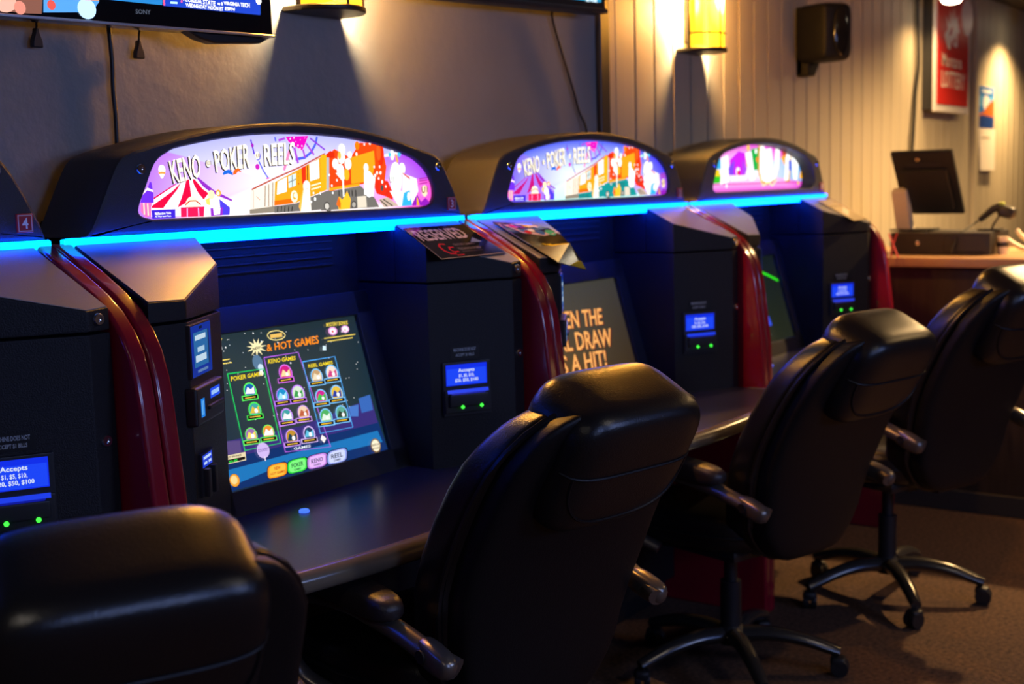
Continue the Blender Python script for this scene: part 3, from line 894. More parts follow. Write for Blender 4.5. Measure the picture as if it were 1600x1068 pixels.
 ('P','ffc040',[(-85,19),(-87,14),(-89,12),(-91,10),(-93,9),(-97,8),(-102,8),(-117,8),(-125,9),(-129,9),(-131,10),(-133,11),(-134,13),(-134,16),(-131,24),(-130,27),(-128,29),(-126,30),(-123,31),(-119,32),(-113,32),(-97,31),(-91,31),(-87,30),(-85,29),(-84,28),(-83,26),(-83,23)]),
 ('T', 'c02808', 'NEW', [(-116, 29), (-97, 28), (-99, 21), (-117, 22)]),
 ('T', 'c02808', 'HOT GAMES', [(-130, 18), (-87, 17), (-88, 12), (-132, 13)]),
 ('P','181838',[(-16,18),(-19,11),(-21,8),(-24,6),(-28,4),(-33,3),(-40,3),(-60,3),(-70,4),(-76,5),(-79,6),(-82,8),(-83,10),(-83,13),(-79,24),(-77,28),(-75,31),(-72,32),(-68,34),(-63,34),(-55,35),(-33,34),(-25,34),(-20,33),(-17,32),(-15,30),(-14,27),(-15,23)]),
 ('P','30d840',[(-19,18),(-22,11),(-24,9),(-27,7),(-30,6),(-34,5),(-41,4),(-59,5),(-69,5),(-73,6),(-77,7),(-79,9),(-80,11),(-80,14),(-77,23),(-75,27),(-73,30),(-70,31),(-66,32),(-61,33),(-54,33),(-34,33),(-27,32),(-22,32),(-20,30),(-18,29),(-17,26),(-18,22)]),
 ('P','80ff80',[(-24,18),(-26,13),(-28,10),(-30,9),(-33,8),(-37,7),(-42,7),(-58,7),(-65,7),(-70,8),(-72,9),(-74,10),(-75,12),(-75,15),(-72,23),(-71,26),(-69,28),(-66,29),(-63,30),(-59,31),(-53,31),(-36,31),(-30,30),(-27,30),(-24,29),(-23,27),(-22,25),(-23,22)]),
 ('T', '182838', 'POKER', [(-65, 26), (-29, 25), (-32, 16), (-67, 16)]),
 ('T', '182838', 'GAMES', [(-61, 14), (-40, 13), (-41, 9), (-62, 9)]),
 ('P','181838',[(46,16),(43,9),(40,6),(37,4),(34,2),(28,1),(21,1),(0,1),(-10,2),(-16,3),(-20,4),(-22,6),(-23,8),(-23,12),(-20,22),(-17,26),(-15,29),(-12,31),(-8,32),(-2,33),(6,33),(29,33),(37,32),(42,31),(45,30),(48,28),(48,25),(48,21)]),
 ('P','c080e0',[(43,16),(40,9),(38,7),(35,5),(32,4),(27,3),(21,2),(1,3),(-8,3),(-13,4),(-17,5),(-19,7),(-20,9),(-20,12),(-17,22),(-15,26),(-12,28),(-10,30),(-6,31),(-1,31),(7,32),(27,31),(35,31),(39,30),(42,29),(44,27),(45,25),(44,21)]),
 ('P','e8b8ff',[(38,17),(36,11),(34,8),(31,7),(28,6),(25,5),(19,5),(3,5),(-5,5),(-9,6),(-12,7),(-14,8),(-15,10),(-15,13),(-12,21),(-10,24),(-9,26),(-6,28),(-3,29),(1,29),(7,29),(25,29),(31,29),(35,28),(38,27),(39,25),(40,23),(39,20)]),
 ('T', '182838', 'KENO', [(-5, 24), (32, 23), (29, 14), (-7, 14)]),
 ('T', '182838', 'GAMES', [(-1, 12), (22, 11), (21, 7), (-2, 8)]),
 ('P','181838',[(110,15),(107,7),(105,4),(102,2),(97,0),(92,0),(85,-1),(63,0),(52,0),(46,1),(42,2),(40,4),(39,6),(39,10),(42,21),(45,25),(47,28),(51,30),(55,31),(61,32),(69,32),(93,32),(101,31),(106,30),(110,29),(112,27),(113,24),(112,20)]),
 ('P','90a0f0',[(107,15),(104,8),(102,5),(99,3),(95,2),(91,1),(84,1),(64,1),(54,2),(49,2),(45,3),(43,5),(42,7),(42,10),(45,20),(48,24),(50,27),(53,28),(57,29),(62,30),(70,30),(91,30),(99,30),(104,29),(107,27),(109,26),(109,23),(109,19)]),
 ('P','d0d8ff',[(102,15),(100,9),(98,7),(95,5),(92,4),(88,3),(83,3),(66,3),(58,4),(53,4),(50,5),(48,7),(47,9),(47,11),(50,19),(52,23),(54,25),(57,26),(60,27),(64,28),(71,28),(89,28),(95,27),(99,27),(102,25),(103,24),(104,22),(103,19)]),
 ('T', '182838', 'REEL', [(58, 23), (96, 22), (93, 12), (56, 13)]),
 ('T', '182838', 'GAMES', [(62, 10), (85, 10), (84, 5), (61, 6)]),
 ('C','80400c',(-230,23),14,1.0),
 ('C','f8a838',(-230,23),13,1.0),
 ('C','ffd890',(-231,24),9,1.0),
 ('C','806030',(207,16),17,1.0),
 ('C','fff0d0',(207,16),14,1.0),
 ('T', '605030', 'INFO &', [(195, 21), (220, 21), (219, 15), (194, 15)]),
 ('T', '605030', 'OPTIONS', [(191, 12), (220, 12), (219, 7), (189, 7)]),
 ('P','fff0f0',[(45,71),(56,61),(46,52),(38,62)]),
 ('T', 'ffe050', 'MYSTERY BONUS', [(146, 320), (218, 318), (216, 309), (144, 311)]),
 ('C','f0a0e0',(161,299),10,1.5),
 ('C','f4f4ff',(161,299),7,1.5),
 ('C','e03030',(160,298),3,1.0),
 ('C','f0a0e0',(203,299),9,1.5),
 ('C','f4f4ff',(203,299),7,1.5),
 ('C','e03030',(202,297),2,1.0),
 ('L','ffe060',2,[(127,285),(232,283)]),
 ('L','ffe060',2,[(135,277),(221,276)]),
 ('P','d8f0ff',[(117,269),(127,267),(124,257),(113,259)]),
 ('L','ffe060',2,[(-191,274),(-164,274)]),
 ('L','ffe060',2,[(-195,267),(-160,266)]),
 ('T', 'ffe060', 'ALLY', [(-191, 320), (-170, 320), (-171, 316), (-193, 316)]),
 ('C','ffffff',(-181,302),8,0.5),
 ('C','ffffff',(-187,285),5,1.0),
 ('T', 'e8f0ff', 'GAMES', [(-48, 59), (4, 56), (2, 50), (-48, 53)]),
]
SCREEN2 = [
 ('T', '7a1c08', 'WHEN THE', [(-179, 253), (139, 239), (126, 189), (-191, 200)]),
 ('T', 'ffb060', 'WHEN THE', [(-183, 255), (134, 241), (121, 191), (-194, 202)]),
 ('T', '7a1c08', 'FINAL DRAW', [(-235, 193), (161, 173), (151, 117), (-241, 139)]),
 ('T', 'ffb060', 'FINAL DRAW', [(-239, 194), (156, 175), (146, 119), (-245, 141)]),
 ('T', '7a1c08', 'IS A HIT!', [(-156, 123), (99, 113), (89, 64), (-169, 66)]),
 ('T', 'ffb060', 'IS A HIT!', [(-160, 125), (95, 115), (85, 66), (-173, 68)]),
]
SCREEN1 = [
 ('L','30f010',9,[(43,289),(167,251),(242,225)]),
 ('C','f0fff8',(80,168),15,0.7),
 ('C','e8f8ff',(38,35),16,0.7),
 ('P','3050e0',[(49,117),(78,96),(85,62),(51,62),(38,88)]),
 ('C','e8f8ff',(61,137),4,1.0),
]
TV1 = [
 ('P','70483c',[(-93,1779),(-24,1786),(61,1786),(56,1751),(25,1749),(-28,1749),(-96,1746)]),
 ('C','d89888',(-19,1766),19,1.3),
 ('C','c07868',(12,1758),12,1.0),
 ('P','4888c8',[(63,1789),(185,1802),(184,1785),(166,1764),(60,1754)]),
 ('C','a8d0f8',(155,1769),19,1.1),
 ('P','c08050',[(126,1796),(185,1802),(184,1787),(125,1783)]),
 ('C','c04840',(78,1769),9,1.0),
 ('P','2070b0',[(196,1816),(338,1824),(335,1793),(194,1791)]),
 ('P','1838a8',[(341,1831),(605,1859),(601,1797),(338,1792)]),
 ('L','ff5080',4,[(341,1831),(340,1793)]),
 ('L','ff5080',4,[(348,1811),(386,1815),(385,1803)]),
 ('P','a8d8f8',[(356,1802),(374,1803),(374,1799),(356,1798)]),
 ('T', 'ffffff', 'FLORIDA STATE', [(391, 1816), (475, 1814), (474, 1804), (390, 1806)]),
 ('T', 'ffffff', 'vs 8', [(481, 1814), (495, 1814), (495, 1807), (480, 1807)]),
 ('T', 'ffffff', 'VIRGINIA TECH', [(498, 1816), (571, 1819), (571, 1810), (498, 1809)]),
 ('T', 'ffffff', 'WEDNESDAY NOON ET', [(395, 1803), (496, 1804), (495, 1796), (396, 1795)]),
 ('T', 'ffffff', 'ESPN', [(501, 1805), (528, 1806), (527, 1799), (500, 1798)]),
 ('C','ffffff',(598,1827),8,1.0),
]

# ------------------------------------------------------------------ room shell
YW, ZC = .22, 2.442
def struct(mb, name, material, parent=None):
    o = mb.build(name, material, parent)
    if not parent:
        o['kind'] = 'structure'
    return o
struct(MB().box(-3.2, 8.7, -4.6, .5, -.1, 0), 'floor', 'carpet')
struct(MB().box(-3.2, 8.7, -4.6, .5, ZC, ZC + .1), 'ceiling', 'ceiling')
struct(MB().box(-3.2, 2.225, YW, YW + .15, 0, ZC), 'wall_back', 'plaster')
pw = struct(MB().box(2.225, 8.7, YW + .012, YW + .15, 0, ZC), 'wall_back_panelled', 'trimdark')
struct(MB().box(-3.35, -3.2, -4.6, .37, 0, ZC), 'wall_left', 'darkwall')
struct(MB().box(8.7, 8.85, -4.6, .37, 0, ZC), 'wall_right', 'darkwall')
struct(MB().box(-3.2, 8.7, -4.75, -4.6, 0, ZC), 'wall_front', 'darkwall')
PITCH = .1335
bme = None
for i in range(48):
    x0 = 2.3 + (i - 0) * PITCH
    if bme is None:
        o = MB().box(.004, PITCH - .005, 0, .014, 0, ZC, .003, 1).build('panel_board', 'board', pw)
        bme = o.data
    else:
        o = bpy.data.objects.new('panel_board', bme)
        C.objects.link(o)
        o.parent = pw
    o.location = (x0, YW, 0)
# narrow starting board and the dark corner channel left of the panelling
MB().box(2.243, 2.296, YW - .004, YW + .014, 0, ZC, .003, 1).build('panel_board', 'board', pw)
struct(MB().box(2.178, 2.236, YW - .02, YW + .005, 0, ZC, .004, 1), 'trim_1', 'trimdark')
struct(MB().box(6.36, 6.43, YW - .022, YW + .005, 0, ZC, .004, 1), 'trim_2', 'board')

# ------------------------------------------------------------------ gaming machines
W = 1.2
FIN = [(.19, .0), (-.292, .0), (-.292, .69), (-.281, .9), (-.27, .99), (-.262, 1.06), (-.254, 1.11), (-.24, 1.155), (-.22, 1.19), (-.192, 1.223),
       (-.155, 1.251), (-.089, 1.289), (-.004, 1.334), (.19, 1.334)]
HOOD = [(.04, 1.343), (1.166, 1.343), (1.152, 1.38), (1.12, 1.44), (1.093, 1.479), (1.065, 1.496), (1.02, 1.507), (.9, 1.535), (.76, 1.555),
        (.605, 1.562), (.45, 1.554), (.31, 1.534), (.19, 1.507), (.155, 1.496), (.128, 1.478), (.1, 1.43), (.062, 1.36)]
WIN = [(.205, 1.371), (.235, 1.3705), (.6, 1.3705), (.985, 1.3705), (1.015, 1.371), (1.043, 1.378), (1.056, 1.393), (1.055, 1.42), (1.035, 1.453), (1.0, 1.478), (.965, 1.492), (.88, 1.512), (.79, 1.527), (.68, 1.535),
       (.551, 1.537), (.42, 1.529), (.282, 1.508), (.245, 1.496), (.215, 1.476), (.19, 1.43), (.172, 1.395), (.175, 1.379)]
HOOD = [(v.x, v.y) for v in catmull([(*p, 0) for p in HOOD[1:] + HOOD[:1]], 3)]
_w = catmull([(*p, 0) for p in WIN[-2:] + WIN + WIN[:2]], 3)
WIN = [(v.x, v.y) for v in _w[6:6 + 3 * len(WIN)]]
# hood outline and window sampled at the same directions from a common centre, so the face between them is a clean band of quads
HC = Vector((.61, 1.44))
def at_angle(poly, a):
    d = Vector((math.cos(a), math.sin(a)))
    best = None
    for i in range(len(poly)):
        p, q = Vector(poly[i]) - HC, Vector(poly[(i + 1) % len(poly)]) - HC
        e = q - p
        den = d.x * e.y - d.y * e.x
        if abs(den) < 1e-12:
            continue
        t = (p.x * e.y - p.y * e.x) / den
        u = (p.x * d.y - p.y * d.x) / den
        if t > 0 and -1e-6 <= u <= 1 + 1e-6 and (best is None or t > best):
            best = t
    return tuple(HC + d * best)
_angs = sorted(math.atan2(p[1] - HC.y, p[0] - HC.x) for p in HOOD + WIN)
ANG = [a for i, a in enumerate(_angs) if i == 0 or a - _angs[i - 1] > .004]
HOOD, WIN = [at_angle(HOOD, a) for a in ANG], [at_angle(WIN, a) for a in ANG]
TT = Vector((0, .09, .315)).normalized()
TN = Vector((1, 0, 0)).cross(TT)
SCR = Matrix(((1, 0, 0, .6), (0, TT.y, TN.y, 0), (0, TT.z, TN.z, .802), (0, 0, 0, 1)))
SW, SH = .249, .328

def hood_mesh(depth):
    b = bmesh.new()
    def ring(pts, y):
        return [b.verts.new((p[0], y, p[1])) for p in pts]
    def strip(A, B):
        n = len(A)
        for i in range(n):
            b.faces.new((A[i], A[(i + 1) % n], B[(i + 1) % n], B[i]))
    o0 = ring(inset(HOOD, .007), 0)
    o1 = ring(inset(HOOD, .002), .002)
    o2 = ring(HOOD, .008)
    o3 = ring(HOOD, .16)
    o4 = ring(inset(HOOD, .03), .19)
    strip(o0, o1); strip(o1, o2); strip(o2, o3); strip(o3, o4)
    b.faces.new(o4)
    w0 = ring(inset(WIN, -.004), 0)
    w1 = ring(inset(WIN, -.001), .003)
    w2 = ring(inset(WIN, .0), depth)
    strip(w0, w1); strip(w1, w2)
    strip(o0, w0)
    bmesh.ops.recalc_face_normals(b, faces=b.faces[:])
    m = MB()
    m.add(b)
    return m

def pillar_plan(side, inner=.0):
    L = [(.016 if side < 0 else .064, -.2), (.095 if side < 0 else .11, -.205), (.266 if side < 0 else .305, -.1), (.3, 0.)]
    return L if side < 0 else [(W - a, y) for a, y in L][::-1]

def slanted(plan, z0, xb0, xb1):
    b = bmesh.new()
    full = plan if (xb0, 0) in plan else plan + [(xb0, 0)]
    lo = [b.verts.new((x, y, z0)) for x, y in full]
    hi = [b.verts.new((x, y, 1.333 + .5 * y)) for x, y in full]
    b.faces.new(lo)
    b.faces.new(hi)
    n = len(full)
    for i in range(n):
        b.faces.new((lo[i], lo[(i + 1) % n], hi[(i + 1) % n], hi[i]))
    bmesh.ops.recalc_face_normals(b, faces=b.faces[:])
    ed = [e for e in b.edges if e.calc_face_angle(0) > .4]
    bmesh.ops.bevel(b, geom=ed, offset=.004, segments=2, profile=.6, affect='EDGES')
    m = MB()
    m.add(b)
    return m

# frames on the two chamfered pillar faces: e to the viewer's right, z up, n out of the face
def face_frame(A, B):
    A, B = Vector(A), Vector(B)
    e = (B - A).normalized()
    n = Vector((e.y, -e.x))
    return Matrix(((e.x, 0, n.x, A.x), (e.y, 0, n.y, A.y), (0, 1, 0, 0), (0, 0, 0, 1)))
FL = face_frame((.095, -.205), (.266, -.1))
FR = face_frame((.895, -.1), (1.09, -.205))   # e from 0 (inner) to LR (outer)
LR = math.hypot(.195, .105)

def mpf(Mx):
    return lambda u, v, h: tuple(Mx @ Vector((u, v, h)))

def screw(parent, p, n=(0, -1, 0), r=.011):
    q = Vector(n).to_track_quat('Z', 'Y').to_matrix().to_4x4()
    q.translation = Vector(p)
    return MB().lathe([(r, -.002), (r, .003), (r * .8, .006), (r * .45, .006), (r * .4, .003), (r * .1, .003)], 16, q).build('lock', 'chrome', parent)

def rim_cols(pts, fn):
    return [fn(p) for p in pts]

def sky_rim(p):
    x, z = p
    if z > 1.5:
        return 'a8a8f0'
    if x < .25:
        return 'b070f0'
    if x > .95:
        return 'a040e8' if z > 1.44 else 'f050c8'
    return 'fff0f0'

def sky_rim2(p):
    x, z = p
    if z > 1.5:
        return '4a58e0'
    if x < .25:
        return '7058e8'
    if x > .95:
        return '4038e0' if z > 1.44 else '9048d8'
    return 'c0f0f0'

def gaming_machine(i, label, number, marquee, screen_items):
    t = thing('gaming_machine', label, 'gaming machine', (W * i, 0, 0), group='row of gaming machines along the wall')
    # red side fins
    for x0 in (-.022, W - .06):
        MB().prism(FIN, 0, x0, x0 + .035, .008, 3).build('side_fin', 'red', t)
    # lower cabinet with toe space
    low = MB().box(.016, W - .064, .04, .19, .08, .715, .006)
    low.box(.05, W - .05, .08, .18, 0, .08)
    lc = low.build('lower_cabinet', 'cabinet', t)
    MB().box(.3, .9, .032, .042, .14, .66, .004).build('access_door', 'cabinet', lc)
    # counter
    front = []
    for k in range(21):
        s = k / 20
        x = .03 + s * (W - .124)
        y = -.375 - .07 * (1 - (2 * s - 1) ** 2)
        edge = min(s, 1 - s)
        if edge < .05:
            y += .06 * (1 - edge / .05) ** 2
        front.append((x, y))
    plan = [(.03, .03)] + front + [(W - .094, .03)]
    ct = MB().prism(plan[::-1], 2, .715, .755, .003, 1).build('counter', 'counter', t)
    MB().tube([(.03, -.25, .735)] + [(x, y - .004, .735) for x, y in front] + [(W - .094, -.25, .735)], .0225, 12).build('counter_nose', 'nose', ct)
    bt = MB().lathe([(.011, 0), (.011, .004), (.009, .006), (.006, .0065)], 20, Matrix.Translation((.45 if i < 2 else .37, -.115, .755))).build('button', 'bluebtn', ct)
    # pillars with sloping caps
    for side in (-1, 1):
        pl = pillar_plan(side)
        xb0 = .016 if side < 0 else W - .064
        full = [(xb0, .19)] + pl + [((.3 if side < 0 else W - .3), .19)] if side < 0 else [(W - .3, .19)] + pl + [(xb0, .19)]
        p = MB().prism(full, 2, .75, 1.192, .003, 2).build('pillar', 'cabinet', t)
        cp = [(x, y) for x, y in pl]
        m = slanted(cp if side < 0 else cp, 1.196, xb0, 0) if side < 0 else slanted(cp[1:] + [(xb0, 0), (W - .3, 0)], 1.196, xb0, 0)
        x0, x1 = (.016, .3) if side < 0 else (W - .3, W - .064)
        m.box(x0, x1, .0, .19, 1.196, 1.333, .002)
        cap = m.build('pillar_cap', 'cabinet', t)
        cpl = inset(pl + [(xb0, 0)] if side < 0 else [(W - .305, -.1), (W - .11, -.205), (xb0, -.2), (xb0, 0), (W - .3, 0)], .003)
        b = bmesh.new()
        b.faces.new([b.verts.new((x, y, 1.334 + .5 * y)) for x, y in cpl])
        ex = bmesh.ops.extrude_face_region(b, geom=b.faces[:])
        for v in [g for g in ex['geom'] if isinstance(g, bmesh.types.BMVert)]:
            v.co.z -= .006
        bmesh.ops.recalc_face_normals(b, faces=b.faces[:])
        m = MB()
        m.add(b)
        m.build('cap_plate', 'captop', cap)
        for z in (1.216, 1.012):
            if side > 0:
                screw(p, (W - .09, -.2035, z))
    # recess back panel with vent slats, hood underside
    bp = MB().box(.29, W - .29, .12, .19, 1.1, 1.345).build('back_panel', 'cabinet', t)
    for z in (1.298, 1.28, 1.262, 1.244):
        MB().box(.42, .81, .112, .121, z - .0025, z + .0025, .001, 1).build('vent_slat', 'bezel', bp)
    # monitor
    bz = MB()
    for (a, b2, c0, d) in ((-.312, -SW, -.052, .385), (SW, .312, -.052, .385), (-.312, .312, SH, .385), (-.312, .312, -.058, 0)):
        bz.box(a, b2, c0, d, -.05, .013, .004, 2, SCR)
    bez = bz.build('monitor_bezel', 'bezel', t)
    MB().box(-SW - .002, SW + .002, -.002, SH + .002, -.04, -.002, 0, 1, SCR).build('screen_glass', 'blackgloss', bez)
    rect = [(-249, 0), (249, 0), (249, 328), (-249, 328)]
    sc = art('screen_picture', [('G', screen_items[0], (0, 150), rect, screen_items[1])] + screen_items[2], lambda u, v, h: tuple(SCR @ Vector((u, v, h))), 'screen', bez)
    # hood, marquee and LED tube
    dep = .06 if i == 2 else .014
    hd = hood_mesh(dep).build('hood', 'hood', t, 30)
    for p in hd.data.polygons:
        if abs(p.normal.y) > .99:
            p.use_smooth = False
    for x in (.176, 1.073):
        screw(hd, (x, -.001, 1.466))
    pq = MB().box(1.106, 1.138, -.004, .002, 1.358, 1.391, .001, 1).build('number_plaque', 'signred', hd)
    dz = dep - .004
    mqp = MB().prism(inset(WIN, -.003), 1, dz, dz + .02).build('marquee_panel', 'white', t)
    bgc, rimf, items, swap = marquee
    rim = [(a * 1000, b * 1000) for a, b in WIN]
    art('marquee_picture', [('G', bgc, (520, 1440), rim, [rimf(p) for p in WIN])] + items, lambda u, v, h: (u, dz - .0006 - h, v), 'marquee', mqp, swap)
    art('numeral', [('P', 'd8b8b8', [(1108, 1360), (1136, 1360), (1136, 1389), (1108, 1389)]), ('P', 'b01828', [(1110, 1362), (1134, 1362), (1134, 1387), (1110, 1387)]),
                    ('T', 'ffffff', number, [(1116, 1384), (1128, 1384), (1128, 1365), (1116, 1365)])], lambda u, v, h: (u, -.0042 - h, v), 'flatprint', hd)
    led = MB().box(-.005, W - .03, -.007, .006, 1.326, 1.3425, .003, 2).build('led_tube', 'core', t)
    MB().box(.0, W - .035, -.004, .012, 1.319, 1.3265).box(.0, W - .035, -.0075, -.0035, 1.3422, 1.3436).build('led_diode_row', 'glow', led)
    # bill acceptor on the right pillar
    ba = MB().box(LR - .192, LR - .068, .876, 1.006, -.01, .006, .003, 2, FR)
    ba.box(LR - .18, LR - .08, .9, .93, .0, .02, .004, 2, FR)
    ba.box(LR - .19, LR - .07, .884, .94, .0, .012, .004, 2, FR)
    ba = ba.build('bill_acceptor', 'blackplastic', t)
    R0 = lambda s: (LR - s) * 1000
    a, b2 = R0(.184), R0(.078)
    art('display', [('P', '1030f0', [(a, 950), (b2, 950), (b2, 1000), (a, 1000)]), ('P', '1c48ff', [(a + 2, 952), (b2 - 2, 952), (b2 - 2, 990), (a + 2, 990)]),
                    ('T', 'e8f4ff', 'Accepts', [(a + 32, 990), (a + 74, 990), (a + 74, 979), (a + 32, 979)]),
                    ('T', 'e8f4ff', '$1, $5, $10,', [(a + 33, 977), (a + 73, 977), (a + 73, 968), (a + 33, 968)]),
                    ('T', 'e8f4ff', '$20, $50, $100', [(a + 23, 966), (a + 83, 966), (a + 83, 957), (a + 23, 957)])],
        lambda u, v, h: tuple(FR @ Vector((u, v, .0068 + h))), 'display', ba)
    art('slot_light', [('P', '2040f0', [(a, 933), (b2, 933), (b2, 941), (a, 941)]), ('P', '0c18a0', [(a + 12, 926), (b2 - 12, 926), (b2 - 8, 933), (a + 8, 933)])],
        lambda u, v, h: tuple(FR @ Vector((u, v, .0125 + h + (941 - v * 1000) * .0004))), 'display', ba)
    for s in (.149, .1):
        MB().lathe([(.0042, 0), (.0042, .002), (.002, .004)], 12, FR @ Matrix.Translation((LR - s, .9, .02))).build('indicator_light', 'green', ba)
    art('notice', [('P', '080808', [(R0(.168), 1012), (R0(.094), 1012), (R0(.094), 1042), (R0(.168), 1042)]),
                   ('T', 'b8c0c0', 'MACHINE DOES NOT', [(R0(.16), 1038), (R0(.102), 1038), (R0(.102), 1030), (R0(.16), 1030)]),
                   ('T', 'b8c0c0', 'ACCEPT $1 BILLS', [(R0(.155), 1025), (R0(.107), 1025), (R0(.107), 1017), (R0(.155), 1017)])],
        lambda u, v, h: tuple(FR @ Vector((u, v, .0012 + h))), 'flatprint', ba)
    # ticket display and card reader on the left pillar
    tk = MB().box(-.004, .118, 1.088, 1.186, -.01, .005, .003, 2, FL).build('ticket_display', 'blackplastic', t)
    art('ticket_picture', [('P', '10309a', [(0, 1091), (115, 1091), (115, 1183), (0, 1183)]), ('P', '2a6aa8', [(14, 1107), (96, 1107), (96, 1170), (14, 1170)]), ('P', '12305a', [(96, 1107), (103, 1107), (103, 1170), (96, 1170)]),
                           ('L', 'c8e0f0', 9, [(22, 1160), (84, 1160)]), ('L', 'b0d0e8', 9, [(34, 1138), (74, 1138)]), ('L', 'c8e0f0', 12, [(22, 1122), (84, 1122)]),
                           ('L', '6080b0', 5, [(30, 1099), (90, 1099)]), ('L', '081838', 5, [(48, 1177), (66, 1177)])],
        lambda u, v, h: tuple(FL @ Vector((u, v, .0055 + h))), 'display', tk)
    cr = MB().box(-.012, .15, 1.004, 1.074, -.01, .014, .006, 3, FL)
    cr.box(.05, .14, 1.026, 1.034, .01, .019, .003, 2, FL)
    cr = cr.build('card_reader', 'blackplastic', t)
    art('reader_display', [('P', '2050f0', [(66, 1044), (124, 1044), (124, 1062), (66, 1062)]), ('L', 'a0c8ff', 8, [(72, 1053), (118, 1053)])],
        lambda u, v, h: tuple(FL @ Vector((u, v, .0145 + h))), 'display', cr)
    art('reader_slot_light', [('P', '1880e8', [(8, 1018), (30, 1018), (30, 1052), (8, 1052)]), ('L', '80d0ff', 3, [(15, 1022), (15, 1048)]), ('L', '80d0ff', 3, [(22, 1022), (22, 1048)])],
        lambda u, v, h: tuple(FL @ Vector((u, v, .0145 + h))), 'display', cr)
    tp = MB().box(.02, .095, .868, .948, -.01, .006, .003, 2, FL)
    tp.box(.028, .044, .868, .92, 0, .016, .003, 2, FL)
    tp.box(.066, .082, .868, .92, 0, .016, .003, 2, FL)
    tp = tp.build('ticket_slot', 'blackplastic', t)
    art('slot_display', [('P', '2040d8', [(24, 922), (80, 922), (80, 945), (24, 945)]), ('L', 'c0d8ff', 5, [(30, 939), (74, 939)]), ('L', 'c0d8ff', 5, [(32, 929), (50, 929)]), ('L', 'c0d8ff', 5, [(58, 929), (74, 929)])],
        lambda u, v, h: tuple(FL @ Vector((u, v, .0065 + h))), 'display', tp)
    return t

dim_marquee = ('302838', lambda p: '181420', [], None)
gaming_machine(-1, 'nearest gaming machine, numbered 4, cut off by the left edge of the photo', '4', dim_marquee, ('202830', ['101820'] * 4, []))
gaming_machine(0, 'gaming machine numbered 3 with a starry blue game menu on its screen', '3', ('ece6f8', sky_rim, MARQUEE, {'UNDER': '6c6862'}), ('39423f', ['1a2c40', '16303c', '1c2c34', '26363c'], SCREEN3))
gaming_machine(1, 'gaming machine numbered 2 showing orange words on a brown screen', '2', ('e4f0fc', sky_rim2, MARQUEE, {'UNDER': '108a8a', '6c6862': '108a8a', 'e0083c': 'b81070', 'f4ecff': '9a70f0', 'd01050': 'b02080'}), ('4a4030', ['6a4a18', '3a2810', '383630', '4a4840'], SCREEN2))
gaming_machine(2, 'farthest gaming machine, with a round-lettered circus marquee, next to the bar', '1', ('fff4ff', lambda p: 'd040c0' if p[1] > 1.5 or p[1] < 1.4 else '60a0e0', MARQUEE1, None), ('1c2418', ['2a2c1c', '202418', '101814', '141c18'], SCREEN1))

# cards lying on the pillar caps
def card(name, label, pts, items, w, h, material='glossprint', thick=.0015, bow=0.):
    """sheet through four corner points tl tr br bl (bilinear, so it may sag); picture in mm w x h"""
    tl, tr, br, bl = [Vector(p) for p in pts]
    n = (tr - tl).cross(bl - tl).normalized()
    if n.z < 0:
        n = -n
    def mp(u, v, hh):
        a, b = u / w, v / h
        return tuple((tl * (1 - a) + tr * a) * b + (bl * (1 - a) + br * a) * (1 - b) + n * (hh + .0012 + bow * math.sin(math.pi * b) * a))
    N = 6
    b = bmesh.new()
    for s in (0, -thick):
        g = [[b.verts.new(Vector(mp(w * i / N, h * j / N, s - .0004))) for i in range(N + 1)] for j in range(N + 1)]
        for i in range(N):
            for j in range(N):
                b.faces.new((g[j][i], g[j][i + 1], g[j + 1][i + 1], g[j + 1][i]))
    m = MB()
    m.add(b)
    o = m.build(name, 'blackgloss', None)
    tag(o, label, 'card')
    art('print', items, lambda u, v, hh: mp(u * 1000, v * 1000, hh), material, o)
    return o
def onp(x, y, d=0.):
    return (x, y, 1.337 + .5 * y + d)
card('reserved_card', 'black RESERVED card lying on the pillar cap of the machine with the starry screen',
     [onp(.898, -.03), onp(1.13, -.03), onp(1.118, -.168), onp(.868, -.168)],
     [('P', '0c0a0e', [(0, 0), (240, 0), (240, 150), (0, 150)]), ('L', 'b8b0b8', 2, [(0, 1), (240, 1)]), ('L', 'a8a0b0', 2, [(1, 0), (1, 150)]),
      ('T', 'd8ccdc', 'RESERVED', [(14, 136), (196, 136), (196, 84), (14, 84)]),
      ('L', 'c01830', 7, [(72, 62), (56, 66), (44, 56), (42, 36), (52, 20), (70, 18)]), ('L', 'c01830', 6, [(88, 46), (72, 48), (66, 38), (70, 26), (88, 26)]),
      ('L', 'c01830', 5, [(66, 10), (92, 10)]), ('T', '787080', 'CENTURY GAMING', [(98, 62), (176, 62), (176, 52), (98, 52)]), ('T', '8a8290', 'TECHNOLOGIES', [(96, 42), (180, 42), (180, 32), (96, 32)]),
      ('L', '686070', 2, [(98, 24), (176, 24)]), ('P', '8090d0', [(170, 62), (200, 84), (214, 60)])], 240, 150)
